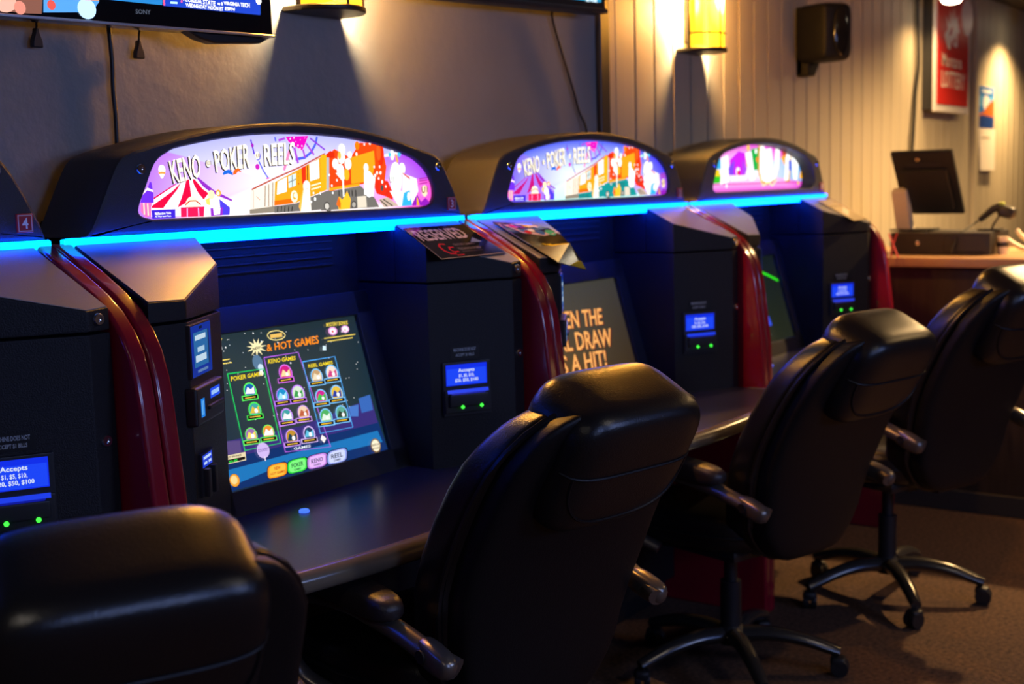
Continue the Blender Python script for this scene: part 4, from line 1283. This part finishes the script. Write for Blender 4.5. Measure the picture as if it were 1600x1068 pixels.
card('promotion_card', 'colourful promotion card lying across the next pillar cap beyond the red fins',
     [(1.246, -.035, 1.324), (1.37, -.045, 1.314), (1.41, -.212, 1.193), (1.246, -.235, 1.222)],
     [('P', '8878a8', [(0, 0), (150, 0), (150, 210), (0, 210)]), ('P', '0c0a0a', [(0, 0), (150, 0), (150, 70), (0, 90)]), ('P', 'e8d018', [(40, 85), (150, 70), (150, 12), (110, 30), (70, 70)]),
      ('P', 'b8b020', [(60, 0), (150, 0), (150, 20), (100, 22)]), ('T', 'e0e0e0', 'HIT', [(4, 66), (60, 60), (60, 22), (4, 28)]),
      ('P', 'e0c8e0', [(20, 190), (90, 200), (140, 170), (150, 110), (90, 110), (40, 140)]), ('C', 'd02090', (50, 180), 13, 1), ('C', 'e8d030', (100, 172), 12, 1), ('C', 'e8f0f0', (120, 166), 12, 1), ('C', '6020a0', (72, 172), 12, 1),
      ('C', '2868d0', (96, 128), 13, 1), ('C', '40c8a8', (126, 118), 15, 1), ('C', 'd03030', (60, 140), 10, 1), ('C', 'f0f0f0', (80, 145), 10, 1), ('L', '9088b0', 3, [(0, 208), (150, 208)])], 150, 210, bow=.036)
card('silver_card', 'shiny pale card lying on the cap of the machine next to the bar',
     [onp(3.4, -.03), onp(3.54, -.03), onp(3.53, -.19), onp(3.38, -.19)],
     [('P', 'd8c8a0', [(0, 0), (140, 0), (140, 180), (0, 180)]), ('P', 'fff8e0', [(30, 40), (120, 80), (120, 110), (30, 70)]), ('L', '604820', 4, [(10, 120), (130, 120)])], 140, 180)  # pale slanting band is glare painted onto the card

# ------------------------------------------------------------------ office chairs
def lerp_tab(tab, t):
    for (a, va), (b, vb) in zip(tab, tab[1:]):
        if t <= b:
            k = (t - a) / (b - a)
            k = k * k * (3 - 2 * k)
            return va + (vb - va) * k
    return tab[-1][1]
BW = [(0, .18), (.2, .225), (.5, .255), (.8, .25), (1, .225)]
BZ0, BH = .40, .63
def back_y(t):
    return -.215 - .10 * t - .17 * t * t + .02 * math.sin(t * math.pi)
def back_fn(dy, sx=1.):
    def f(v):
        t = (v.z + BH / 2) / BH
        return (v.x * lerp_tab(BW, t) * sx, v.y + dy + back_y(t) - .012 * (1 - v.x * v.x), v.z + BZ0 + BH / 2)
    return f

def office_chair(label):
    t = thing('office_chair', label, 'chair', group='high-backed office chairs at the machines')
    # five-star base
    hub = MB().lathe([(.036, .085), (.042, .095), (.042, .125), (.034, .135), (.03, .14)], 20)
    hub.cyl((0, 0, .13), (0, 0, .27), .03, 20).cyl((0, 0, .25), (0, 0, .39), .019, 16)
    hub.build('gas_column', 'blackplastic', t)
    for k in range(5):
        a = 2 * math.pi * k / 5 + .35
        rot = Matrix.Rotation(a, 4, 'Z')
        lg = MB()
        path = catmull([(.025, 0, .112), (.11, 0, .116), (.2, 0, .103), (.275, 0, .08), (.305, 0, .07)], 4)
        n = len(path)
        lg.tube(path, [.024 - .009 * i / (n - 1) for i in range(n)], 10, flat=1.15, mtx=rot)
        leg = lg.build('base_leg', 'base', t)
        cs = MB()
        ca = a + .6 + k
        ctr = Vector((.298 * math.cos(a), .298 * math.sin(a), 0))
        cm = Matrix.Translation(ctr) @ Matrix.Rotation(ca, 4, 'Z')
        cs.cyl(ctr + Vector((0, 0, .045)), ctr + Vector((0, 0, .072)), .007, 10)
        for s in (-1, 1):
            q = cm @ Matrix.Translation((s * .013, .008, .026)) @ Matrix.Rotation(math.pi / 2, 4, 'Y')
            cs.lathe([(.012, -.009), (.024, -.009), (.026, -.006), (.026, .006), (.024, .009), (.012, .009)], 18, q)
        cs.pillow(.024, .024, .016, 3, 3., cm @ Matrix.Translation((0, .004, .042)))
        cs.build('caster', 'blackplastic', leg)
    # mechanism and lever
    mc = MB().box(-.07, .07, -.14, .13, .375, .415, .01, 2)
    mc.box(-.05, .05, -.24, -.1, .385, .43, .008, 2)
    mc = mc.build('tilt_mechanism', 'blackplastic', t)
    MB().tube(catmull([(.05, .03, .39), (.17, .03, .385), (.24, .02, .37), (.262, .015, .35)], 4), [.006] * 9 + [.007] * 2 + [.011, .012], 8).build('lever', 'blackplastic', mc)
    # seat
    def seat_fn(v):
        y = v.y + .03
        return (v.x * (1 - .12 * max(0, -v.y / .25)), y, v.z + .465 - .03 * max(0, (v.y - .12) / .13) ** 2 + .01 * (v.x / .26) ** 2)
    st = MB().pillow(.265, .255, .062, 10, 4.5, fn=seat_fn).build('seat', 'leather', t, 60)
    pts = []
    for i in range(48):
        a = 2 * math.pi * i / 48
        L = (abs(math.cos(a)) ** 4.5 + abs(math.sin(a)) ** 4.5) ** (1 / 4.5)
        pts.append(seat_fn(Vector((math.cos(a) / L * .268, math.sin(a) / L * .258, -.005))))
    MB().tube(pts, .005, 6, closed=True).build('seat_piping', 'leather', st)
    MB().box(-.2, .2, -.18, .22, .395, .43, .015, 2).build('seat_pan', 'blackplastic', t)
    # backrest: front cushion, rear shell, piping
    br = MB().pillow(1, .058, BH / 2, 12, 5., fn=back_fn(.03)).build('backrest', 'leather', t, 60)
    MB().pillow(1, .04, BH / 2 * .985, 12, 6., fn=back_fn(-.035, .93)).build('back_shell', 'leather2', br, 60)
    pts, pts2 = [], []
    for i in range(64):
        a = 2 * math.pi * i / 64
        L = (abs(math.cos(a)) ** 5 + abs(math.sin(a)) ** 5) ** .2
        f = back_fn(-.012, 1.0)
        x, z = math.cos(a) / L, math.sin(a) / L * BH / 2
        pts.append(f(Vector((x * .99, 0, z * .99))))
        f = back_fn(-.052, .9)
        pts2.append(f(Vector((x, 0, z * .965))))
    MB().tube(pts, .006, 6, closed=True).build('back_piping', 'leather', br)
    MB().tube(pts2, .0045, 6, closed=True).build('shell_piping', 'leather', br)
    # headrest pillow folded over the top of the back
    hm = Matrix.Translation((0, back_y(.88) - .03, BZ0 + BH - .096)) @ Matrix.Rotation(math.radians(27), 4, 'X')
    hx, hy, hz, hp = .164, .086, .132, 4.6
    def wrinkle(v):
        k = .0035 * math.sin(v.x * 70 + v.z * 20) * max(0, abs(v.x) / hx - .6) * 2.4
        return (v.x, v.y * (1 + .12 * (v.z / hz)), v.z + k)
    hr = MB().pillow(hx, hy, hz, 14, hp, hm, wrinkle).build('headrest', 'leather', t, 60)
    seam = []
    for i in range(-18, 19):
        x = hx * .985 * i / 18
        z = .012
        y = -hy * (max(0, 1 - abs(x / hx) ** hp - abs(z / hz) ** hp)) ** (1 / hp) * (1 + .12 * z / hz)
        seam.append(hm @ Vector((x, y - .0005, z)))
    MB().tube(seam, .0028, 6).build('headrest_seam', 'leather2', hr)
    low = []
    for i in range(41):
        a = math.pi + math.pi * i / 40
        L = (abs(math.cos(a)) ** 2.6 + abs(math.sin(a)) ** 2.6) ** (1 / 2.6)
        x, z = math.cos(a) / L * hx * .9, math.sin(a) / L * hz * .82 + .01
        y = -hy * (max(0, 1 - abs(x / hx) ** hp - abs(z / hz) ** hp)) ** (1 / hp) * (1 + .12 * z / hz)
        low.append(hm @ Vector((x, y - .0005, z)))
    MB().tube(low, .003, 6).build('headrest_piping', 'leather2', hr)
    # arms
    for s in (-1, 1):
        path = catmull([(s * .255, .04, .41), (s * .295, .11, .455), (s * .318, .135, .54), (s * .316, .1, .618), (s * .308, -.05, .642), (s * .298, -.19, .625), (s * .282, -.29, .592), (s * .264, -.345, .572)], 5)
        ar = MB().tube(path, .0165, 10, flat=1.25)
        ar.pillow(.022, .05, .024, 4, 3., Matrix.Translation((s * .279, -.305, .585)) @ Matrix.Rotation(math.radians(18), 4, 'X'))
        ar = ar.build('arm_frame', 'armmetal', t, 60)
        MB().lathe([(.012, 0), (.012, .004), (.006, .004)], 14, Matrix.Translation((s * .301, -.29, .59)) @ Matrix.Rotation(s * math.pi / 2, 4, 'Y')).build('bolt_cap', 'blackplastic', ar)
        MB().pillow(.036, .145, .026, 6, 3.6, Matrix.Translation((s * .308, -.09, .669)) @ Matrix.Rotation(math.radians(5), 4, 'X')).build('arm_pad', 'armpad', t, 60)
    return t

chair = office_chair('blurred black office chair back in the lower left corner of the photo')
spots = [(-.332, -.375, -25, .985, None),
         (.61, -.36, -12, 1.015, 'large black office chair in front of the machine with the starry menu screen'),
         (1.86, -.40, -14, 1.0, 'black office chair between the large centre chair and the farthest chair'),
         (2.72, -.56, -20, 1.06, 'farthest black office chair, in front of the bar')]
for i, (x, y, a, zs, lab) in enumerate(spots):
    o = chair if i == 0 else copy_tree(chair)
    if lab:
        o['label'] = lab
    o.location = (x, y, 0)
    o.rotation_euler = (0, 0, math.radians(a))
    o.scale = (1, 1, zs)

# ------------------------------------------------------------------ televisions and their cords
t = thing('television', 'large television in the top left corner showing a football advert', 'television', (.1, .1, 1.745))
def off(mb, name, material, parent):
    o = mb.build(name, material, parent)
    o.location = (-parent.location.x, -parent.location.y, -parent.location.z)
    return o
bz = MB().prism([(-.47, 1.731), (.638, 1.7515), (.632, 2.36), (-.476, 2.34)], 1, .1, .145, .004, 2)
bz.box(-.2, .4, .14, .2, 1.9, 2.2)
hs = off(bz, 'housing', 'blackgloss', t)
off(MB().prism([(-.47, 1.731), (.638, 1.7515), (.638, 1.757), (-.47, 1.7365)], 1, .094, .102, .001, 1), 'trim_strip', 'satin', t)
off(MB().prism([(.43, 1.735), (.47, 1.728), (.60, 1.737), (.63, 1.75), (.40, 1.748)], 1, .1, .13, .003, 1), 'speaker_lip', 'blackplastic', t)
a = art('picture', [('P', '184070', [(-430, 1790), (603, 1800), (603, 2330), (-430, 2310)])] + TV1 +
        [('T', '3c4250', 'SONY', [(268, 1779), (305, 1781), (305, 1772), (268, 1770)])], lambda u, v, h: (u, .0985 - h, v), 'tvpic', t)
a.location = (-.1, -.1, -1.745)

tv_left = t
t = thing('television', 'television at the top centre with only its lower edge and a teal picture in view', 'television', (1.7, .1, 1.91))
off(MB().prism([(1.2, 1.895), (2.05, 1.928), (2.03, 2.42), (1.18, 2.39)], 1, .1, .15, .004, 2), 'housing', 'blackplastic', t)
off(MB().prism([(1.2, 1.895), (2.05, 1.928), (2.05, 1.942), (1.2, 1.909)], 1, .092, .102, .002, 1), 'bezel_strip', 'bezel', t)
a = art('picture', [('P', '1878a0', [(1225, 1930), (2020, 1960), (2005, 2395), (1210, 2370)]), ('P', '50b0c8', [(1920, 1965), (2012, 1968), (2012, 2010), (1920, 2005)]),
                    ('T', 'e0f4ff', 'NETWORK', [(1932, 1966), (1998, 1968.5), (1998, 1957), (1932, 1954.5)])], lambda u, v, h: (u, .0985 - h, v), 'tvpic', t)
a.location = (-1.7, -.1, -1.91)

off(MB().tube(catmull([(.27, .19, 1.80), (.284, .205, 1.758), (.289, .207, 1.69), (.288, .208, 1.63), (.29, .208, 1.58), (.288, .206, 1.50), (.29, .2, 1.4)], 4), .0048, 8), 'power_cord', 'cable', tv_left)
off(MB().tube(catmull([(1.88, .16, 1.96), (1.899, .2, 1.924), (1.958, .206, 1.818), (2.019, .206, 1.705), (2.05, .205, 1.637), (2.078, .2, 1.592), (2.1, .2, 1.5)], 4), .0042, 8), 'power_cord', 'cable', t)
for x, z, lab in ((.112, 1.722, 'black power plug dangling under the large television, left of the other plug'), (.352, 1.716, 'black power plug dangling under the large television, right of the long cord')):
    o = thing('power_plug', lab, 'plug', (x, .2, z + .008), group='dangling plugs')
    o.scale = (.8, .8, .8)
    MB().tube(catmull([(0, -.03, .06), (-.002, -.01, .035), (.002, 0, .01)], 4), .0028, 8).build('lead', 'cable', o)
    MB().prism([(-.014, -.034), (.014, -.034), (.013, -.018), (.006, 0), (.004, .012), (-.004, .012), (-.006, 0), (-.013, -.018)], 1, -.007, .009, .002, 1).build('plug_head', 'cable', o)

# ------------------------------------------------------------------ wall sconces
def sconce(x, z, label):
    t = thing('wall_sconce', label, 'wall lamp', (x, YW, z), group='amber wall sconces')
    r = .088
    SO = -.045
    def half(rr, n=16, y=0.):
        return [(rr * math.cos(math.pi * k / n), -rr * math.sin(math.pi * k / n) + SO) for k in range(n + 1)]
    MB().prism(half(r + .01) + [(-r - .01, 0), (r + .01, 0)], 2, -.014, 0, .003, 1).build('base_plate', 'bronze', t)
    MB().prism(half(r + .01), 2, .40, .414, .003, 1).build('top_plate', 'bronze', t)
    MB().box(-.035, .035, SO, 0, .02, .38, .004, 1).build('back_plate', 'bronze', t)
    b = bmesh.new()
    for rr in (r, r - .004):
        lo = [b.verts.new((p[0], p[1], -.2)) for p in half(rr)]
        hi = [b.verts.new((p[0], p[1], .2)) for p in half(rr)]
        for i in range(len(lo) - 1):
            b.faces.new((lo[i], lo[i + 1], hi[i + 1], hi[i]))
    m = MB()
    m.add(b)
    g = m.build('amber_shade', 'amber', t, loc=(0, 0, .2))
    fr = MB()
    for a in (2, 45, 100, 178):
        cx, cy = (r + .003) * math.cos(math.radians(a)), -(r + .003) * math.sin(math.radians(a)) + SO
        fr.cyl((cx, cy, 0), (cx, cy, .4), .0035 if 10 < a < 170 else .006, 8)
    for zz in (.05, .35):
        fr.tube([((r + .003) * math.cos(math.pi * k / 16), -(r + .003) * math.sin(math.pi * k / 16) + SO, zz) for k in range(17)], .0035, 6)
    fr.build('frame_bars', 'bronze', t)
    L = bpy.data.lights.new('bulb_light', 'POINT')
    L.energy = SCONCE_WATT
    L.color = (1, .76, .42)
    L.shadow_soft_size = .05
    lo = bpy.data.objects.new('bulb_light', L)
    C.objects.link(lo)
    lo.parent = t
    lo.location = (0, SO - .035, .16)
sconce(.885, 1.845, 'amber wall sconce on the grey wall between the two televisions')
sconce(2.82, 1.88, 'amber wall sconce glowing on the panelled wall')

# ------------------------------------------------------------------ things on the panelled wall
t = thing('wall_speaker', 'black loudspeaker on a bracket high on the panelled wall', 'speaker', (3.8, YW, 1.84))
MB().box(-.012, .1, -.03, 0, .0, .28, .006, 2).prism([(-.012, -.005), (.05, -.005), (.1, .05), (.1, .1), (-.012, .1)], 1, -.06, 0, .005, 1).build('bracket', 'matteblack', t)
def spk(v):
    return (v.x + .035, v.y - .115 - .02 * (v.x / .085), v.z + .165)
MB().pillow(.068, .085, .118, 8, 7., Matrix.Rotation(-.35, 4, 'Z'), spk).build('cabinet', 'matteblack', t, 50)
MB().pillow(.045, .012, .1, 8, 2.2, Matrix.Rotation(-.35, 4, 'Z'), lambda v: (v.x + .045, v.y - .2, v.z + .165)).build('horn_ring', 'blackgloss', t, 60)

t = thing('lottery_sign', 'red lottery sign with white lettering in a white frame', 'sign', (5.74, .15, 1.74))
MB().box(-.3, .3, .012, .07, .005, .65, .008, 2).build('housing', 'trimdark', t)
MB().box(-.31, .31, 0, .014, -.005, .66, .006, 3).build('frame', 'white', t)
MB().box(-.275, .275, -.004, .003, .035, .645, .006, 2).build('face', 'signred', t)
art('lettering', [('P', 'f0e8e0', [(-170, 400), (-110, 330), (-60, 330), (-40, 380), (10, 345), (70, 350), (60, 420), (100, 430), (60, 480), (70, 520), (20, 490), (-5, 560), (-30, 480), (-70, 540), (-80, 460), (-140, 500), (-110, 430)]),
                  ('P', 'c01818', [(-95, 400), (-40, 410), (-20, 450), (-60, 440)]), ('P', 'c01818', [(-20, 370), (40, 375), (30, 400)]),
                  ('T', 'f4ece0', 'Montana', [(-200, 305), (150, 305), (150, 235), (-200, 235)]), ('T', 'f4ece0', 'LOTTERY', [(-205, 215), (215, 215), (215, 125), (-205, 125)])],
    lambda u, v, h: (u, -.0048 - h, v), 'flatprint', t)
MB().lathe([(.1, 0), (.1, .004), (.095, .006)], 28, Matrix.Translation((.23, -.004, .52)) @ Matrix.Rotation(math.pi / 2, 4, 'X')).build('round_sticker', 'white', t)
art('sticker_print', [('P', '202020', [(190, 500), (265, 500), (265, 540), (190, 540)]), ('T', 'f0e8e0', '18+', [(195, 535), (260, 535), (260, 505), (195, 505)])], lambda u, v, h: (u, -.0105 - h, v), 'flatprint', t) if 0 else None
tag(MB().tube(catmull([(5.3, .2, 2.42), (5.3, .2, 2.2), (5.32, .2, 1.98), (5.3, .205, 1.85), (5.26, .2, 1.7), (5.2, .2, 1.3), (5.2, .2, 1.0)], 4), .01, 8).build('black_cable', 'cable'), 'dark cord running down the panelled wall left of the red sign', 'cord')

t = thing('wall_calendar', 'wall calendar with a blue and orange landscape above white pages', 'calendar', (6.6, YW - .012, 1.42))
MB().box(-.17, .17, -.003, .004, .25, .5, .001, 1).build('picture_sheet', 'paper', t)
art('picture', [('P', '2878d0', [(-168, 252), (168, 252), (168, 498), (-168, 498)]), ('P', '60a8e8', [(-168, 380), (168, 380), (168, 440), (-168, 440)]), ('C', 'e8e8f0', (0, 400), 50, 1.2), ('P', 'c06830', [(-168, 330), (-60, 350), (60, 400), (168, 430), (168, 300), (-168, 310)]),
                ('P', '1c3c88', [(-168, 252), (168, 252), (168, 320), (-60, 330), (-168, 320)]), ('L', 'e0e8f0', 18, [(-90, 470), (110, 470)])], lambda u, v, h: (u, -.0035 - h, v), 'flatprint', t)
MB().prism([(-.17, .246), (.17, .246), (.175, .0), (-.12, .0)], 1, -.012, -.004, .001, 1).build('page_block', 'paper', t)
art('page_print', [('L', '907860', 3, [(-150, 225), (-90, 225)]), ('L', '807060', 7, [(-140, 195), (60, 195)])], lambda u, v, h: (u, -.0125 - h, v), 'flatprint', t)

# ------------------------------------------------------------------ bar and the things on it
t = thing('bar_counter', 'dark bar with a wooden top standing beyond the last machine', 'bar', (3.96, -1.2, 0))
MB().box(0, .06, -1.3, 1.39, 0, 1.03, .004, 1).build('front_panel', 'barwood', t)
MB().box(.06, .7, -1.29, 1.38, .05, 1.03).build('body', 'barwood', t)
MB().box(-.06, .76, -1.34, 1.4, 1.03, 1.07, .008, 2).build('top', 'bartop', t)
MB().box(-.012, .02, -1.3, 1.39, 0, .09, .003, 1).build('kick_board', 'trimdark', t)

t = thing('cash_drawer', 'black box on the bar under the monitor', 'box', (4.22, -.3, 1.0705))
MB().box(-.14, .16, -.21, .21, 0, .095, .005, 2).build('casing', 'blackplastic', t)
MB().lathe([(.01, 0), (.01, .004), (.004, .006)], 14, Matrix.Translation((-.141, .09, .05)) @ Matrix.Rotation(-math.pi / 2, 4, 'Y')).build('lock', 'chrome', t)
MB().box(-.146, -.138, -.2, -.02, .012, .085, .003, 1).build('drawer_front', 'blackplastic', t)

t = thing('monitor', 'black monitor seen from behind on a stand upon the bar', 'monitor', (4.26, -.2, 1.166))
top, bot = Vector((4.1, 0, 1.503)) - Vector((4.26, 0, 1.166)), Vector((4.3, 0, 1.235)) - Vector((4.26, 0, 1.166))
ax = (top - bot).normalized()
nn = Vector((ax.z, 0, -ax.x))
mm = Matrix(((0, ax.x, nn.x, bot.x), (1, 0, 0, -.01), (0, ax.z, nn.z, bot.z), (0, 0, 0, 1)))
MB().box(-.132, .132, 0, .335, 0, .022, .006, 2, mm).build('housing', 'blackplastic', t)
MB().box(-.1, .1, .04, .25, -.02, .002, .008, 2, mm).build('rear_cover', 'blackplastic', t)
MB().lathe([(.011, 0), (.011, .002), (.008, .003)], 16, mm @ Matrix.Translation((.02, .3, 0)) @ Matrix.Rotation(math.pi, 4, 'X')).build('badge', 'chrome', t)
MB().box(-.07, .07, .262, .28, -.0012, 0, 0, 1, mm).build('label_strip', 'bezel', t)
MB().prism([(.04, .006), (-.02, .006), (-.09, .17), (-.055, .19)], 1, .075, .14, .004, 2).build('stand', 'cream', t)
MB().box(-.08, .1, -.02, .15, 0, .008, .003, 1).build('foot', 'blackplastic', t)

t = thing('barcode_scanner', 'handheld scanner resting on a gooseneck stand on the bar', 'scanner', (4.25, -.47, 1.166))
MB().box(-.04, .06, -.035, .05, 0, .008, .003, 2).build('stand_foot', 'blackplastic', t)
MB().tube(catmull([(0, .0, .006), (0, -.008, .025), (0, -.03, .06)], 4), .005, 8).build('gooseneck', 'blackplastic', t)
MB().tube([(0, .05, .045), (0, .025, .065), (0, -.005, .09), (0, -.035, .1)], [.012, .014, .017, .019], 12).build('handle', 'blackplastic', t)
MB().pillow(.028, .036, .026, 6, 4., Matrix.Translation((0, -.062, .078)) @ Matrix.Rotation(.25, 4, 'X')).build('scan_head', 'blackplastic', t, 60)
MB().pillow(.012, .014, .008, 4, 2.5, Matrix.Translation((0, -.04, .113))).build('status_light_cap', mat('lime_cap', (.5, .6, .12), .35), t)
MB().tube(catmull([(0, .055, .042), (-.05, .075, .02), (-.16, .09, -.01), (-.19, .1, -.05), (-.2, .11, -.09)], 4), .004, 8).build('cable', 'cable', t)

t = thing('takeaway_cup', 'small cream cup with a dark band on the bar', 'cup', (4.16, -.54, 1.0705))
MB().lathe([(.016, 0), (.02, .0), (.022, .03), (.023, .074), (.021, .075), (.018, .02)], 20).build('cup', 'cream', t)
MB().lathe([(.0225, .032), (.0238, .034), (.0242, .05), (.0235, .052)], 20).build('dark_band', 'blackplastic', t)
t = thing('telephone_handset', 'curved cream telephone handset lying at the right end of the bar top', 'telephone', (4.3, -.57, 1.0705))
MB().tube(catmull([(0, .045, .052), (0, .035, .045), (0, .01, .03), (0, -.02, .016), (0, -.06, .012), (0, -.1, .014)], 4), [.012] * 6 + [.01] * 9 + [.013] * 6, 10).build('handle', 'cream', t)
MB().pillow(.02, .02, .012, 4, 3., Matrix.Translation((0, -.1, .016))).build('mouthpiece', 'cream', t)
tag(MB().tube(catmull([(4.34, -.55, 1.165), (4.34, -.57, 1.14), (4.34, -.61, 1.11), (4.34, -.66, 1.1)], 4), .01, 10).build('white_cable_loop', 'cream'), 'pale cable loop standing up behind the telephone handset', 'cable')
b = bmesh.new()
random.seed(3)
g = [[b.verts.new((4.2 + .05 * i / 5, -.40 - .1 * j / 8, 1.0715 + .012 * random.random())) for i in range(6)] for j in range(9)]
for i in range(5):
    for j in range(8):
        b.faces.new((g[j][i], g[j][i + 1], g[j + 1][i + 1], g[j + 1][i]))
m = MB()
m.add(b)
tag(m.build('crumpled_paper', 'paper', None, 10), 'crumpled pale paper slip at the edge of the bar top', 'paper')
t = thing('lanyard', 'red ribbon lanyard hanging at the end of the last machine', 'lanyard', (3.86, -.18, 1.071))
MB().tube([(0, .012, .0), (0, .004, .05), (0, -.014, .1)], .008, 6, flat=.3).build('strap', 'redcord', t)
MB().tube([(0, -.02, .0), (0, .0, .05), (0, .02, .1)], .008, 6, flat=.3).build('strap', 'redcord', t)

# ------------------------------------------------------------------ ceiling lamps of the room, with unseen ones added for their light
def downlight(x, y, label, watt, tilt=(0, 0), drop=.11, spread=95, colr=(1, .62, .26)):
    t = thing('ceiling_spot', label, 'ceiling lamp', (x, y, ZC), group='ceiling spots')
    MB().lathe([(.05, 0), (.05, -.01), (.062, -.02), (.062, -drop), (.054, -drop), (.05, -.03)][::-1], 24).build('can', 'bronze', t)
    MB().lathe([(.05, -drop + .012), (.052, -drop - .004), (.04, -drop - .02), (.015, -drop - .026)][::-1], 20).build('bulb', mat('bulb', (.8, .8, .8), .3, emit=(1, .85, .6), es=12.), t)
    L = bpy.data.lights.new('spot_light', 'SPOT')
    L.energy = watt
    L.color = colr
    L.spot_size = math.radians(spread)
    L.spot_blend = 1.0
    L.shadow_soft_size = .04
    lo = bpy.data.objects.new('spot_light', L)
    C.objects.link(lo)
    lo.parent = t
    lo.location = (0, 0, -drop - .03)
    lo.rotation_euler = (math.radians(tilt[0]), math.radians(tilt[1]), 0)
    return t
downlight(5.27, .02, 'small ceiling spot shining above the red sign', SPOT_WATT * .12, drop=.16, spread=150)
downlight(6.95, -.02, 'ceiling spot washing the wall beside the calendar', SPOT_WATT * .6, spread=140)
downlight(4.9, -1.0, 'added unseen ceiling spot warming the bar end', SPOT_WATT * 2.0, spread=160)  # out of view, added for the warm light on the right
downlight(3.6, -2.0, 'added unseen ceiling spot lighting the aisle in front of the bar', SPOT_WATT * .28, spread=150)  # unseen, added to warm the floor and chairs on the right
downlight(-1.9, -1.5, 'added unseen fill spot above the aisle behind the nearest chair', SPOT_WATT * .09, spread=150, colr=(1, .88, .74))  # unseen fill added to lift the fronts of the machines
downlight(.6, -2.7, 'added unseen fill spot above the middle of the room', SPOT_WATT * .12, spread=150, colr=(1, .88, .74))  # another unseen fill, added for general light from the room side

# televisions added on the opposite wall, out of view, to throw bluish light on the chair backs
for x, lab in ((-1.2, 'added unseen television giving bluish fill opposite the nearest machine'), (1.4, 'added unseen television giving bluish fill opposite the middle machines')):
    t = thing('television', lab, 'television', (x, -4.58, 1.55))
    MB().box(-.62, .62, -.02, .04, 0, .72, .006, 2).build('housing', 'blackgloss', t)
    art('picture', [('P', '2450b0', [(-590, 30), (590, 30), (590, 690), (-590, 690)]), ('P', '90b0f0', [(-300, 100), (400, 100), (400, 500), (-300, 500)]), ('C', 'f0f4ff', (60, 320), 160, 1.3)],
        lambda u, v, h: (-u, .0415 + h, v), 'tvfill', t)
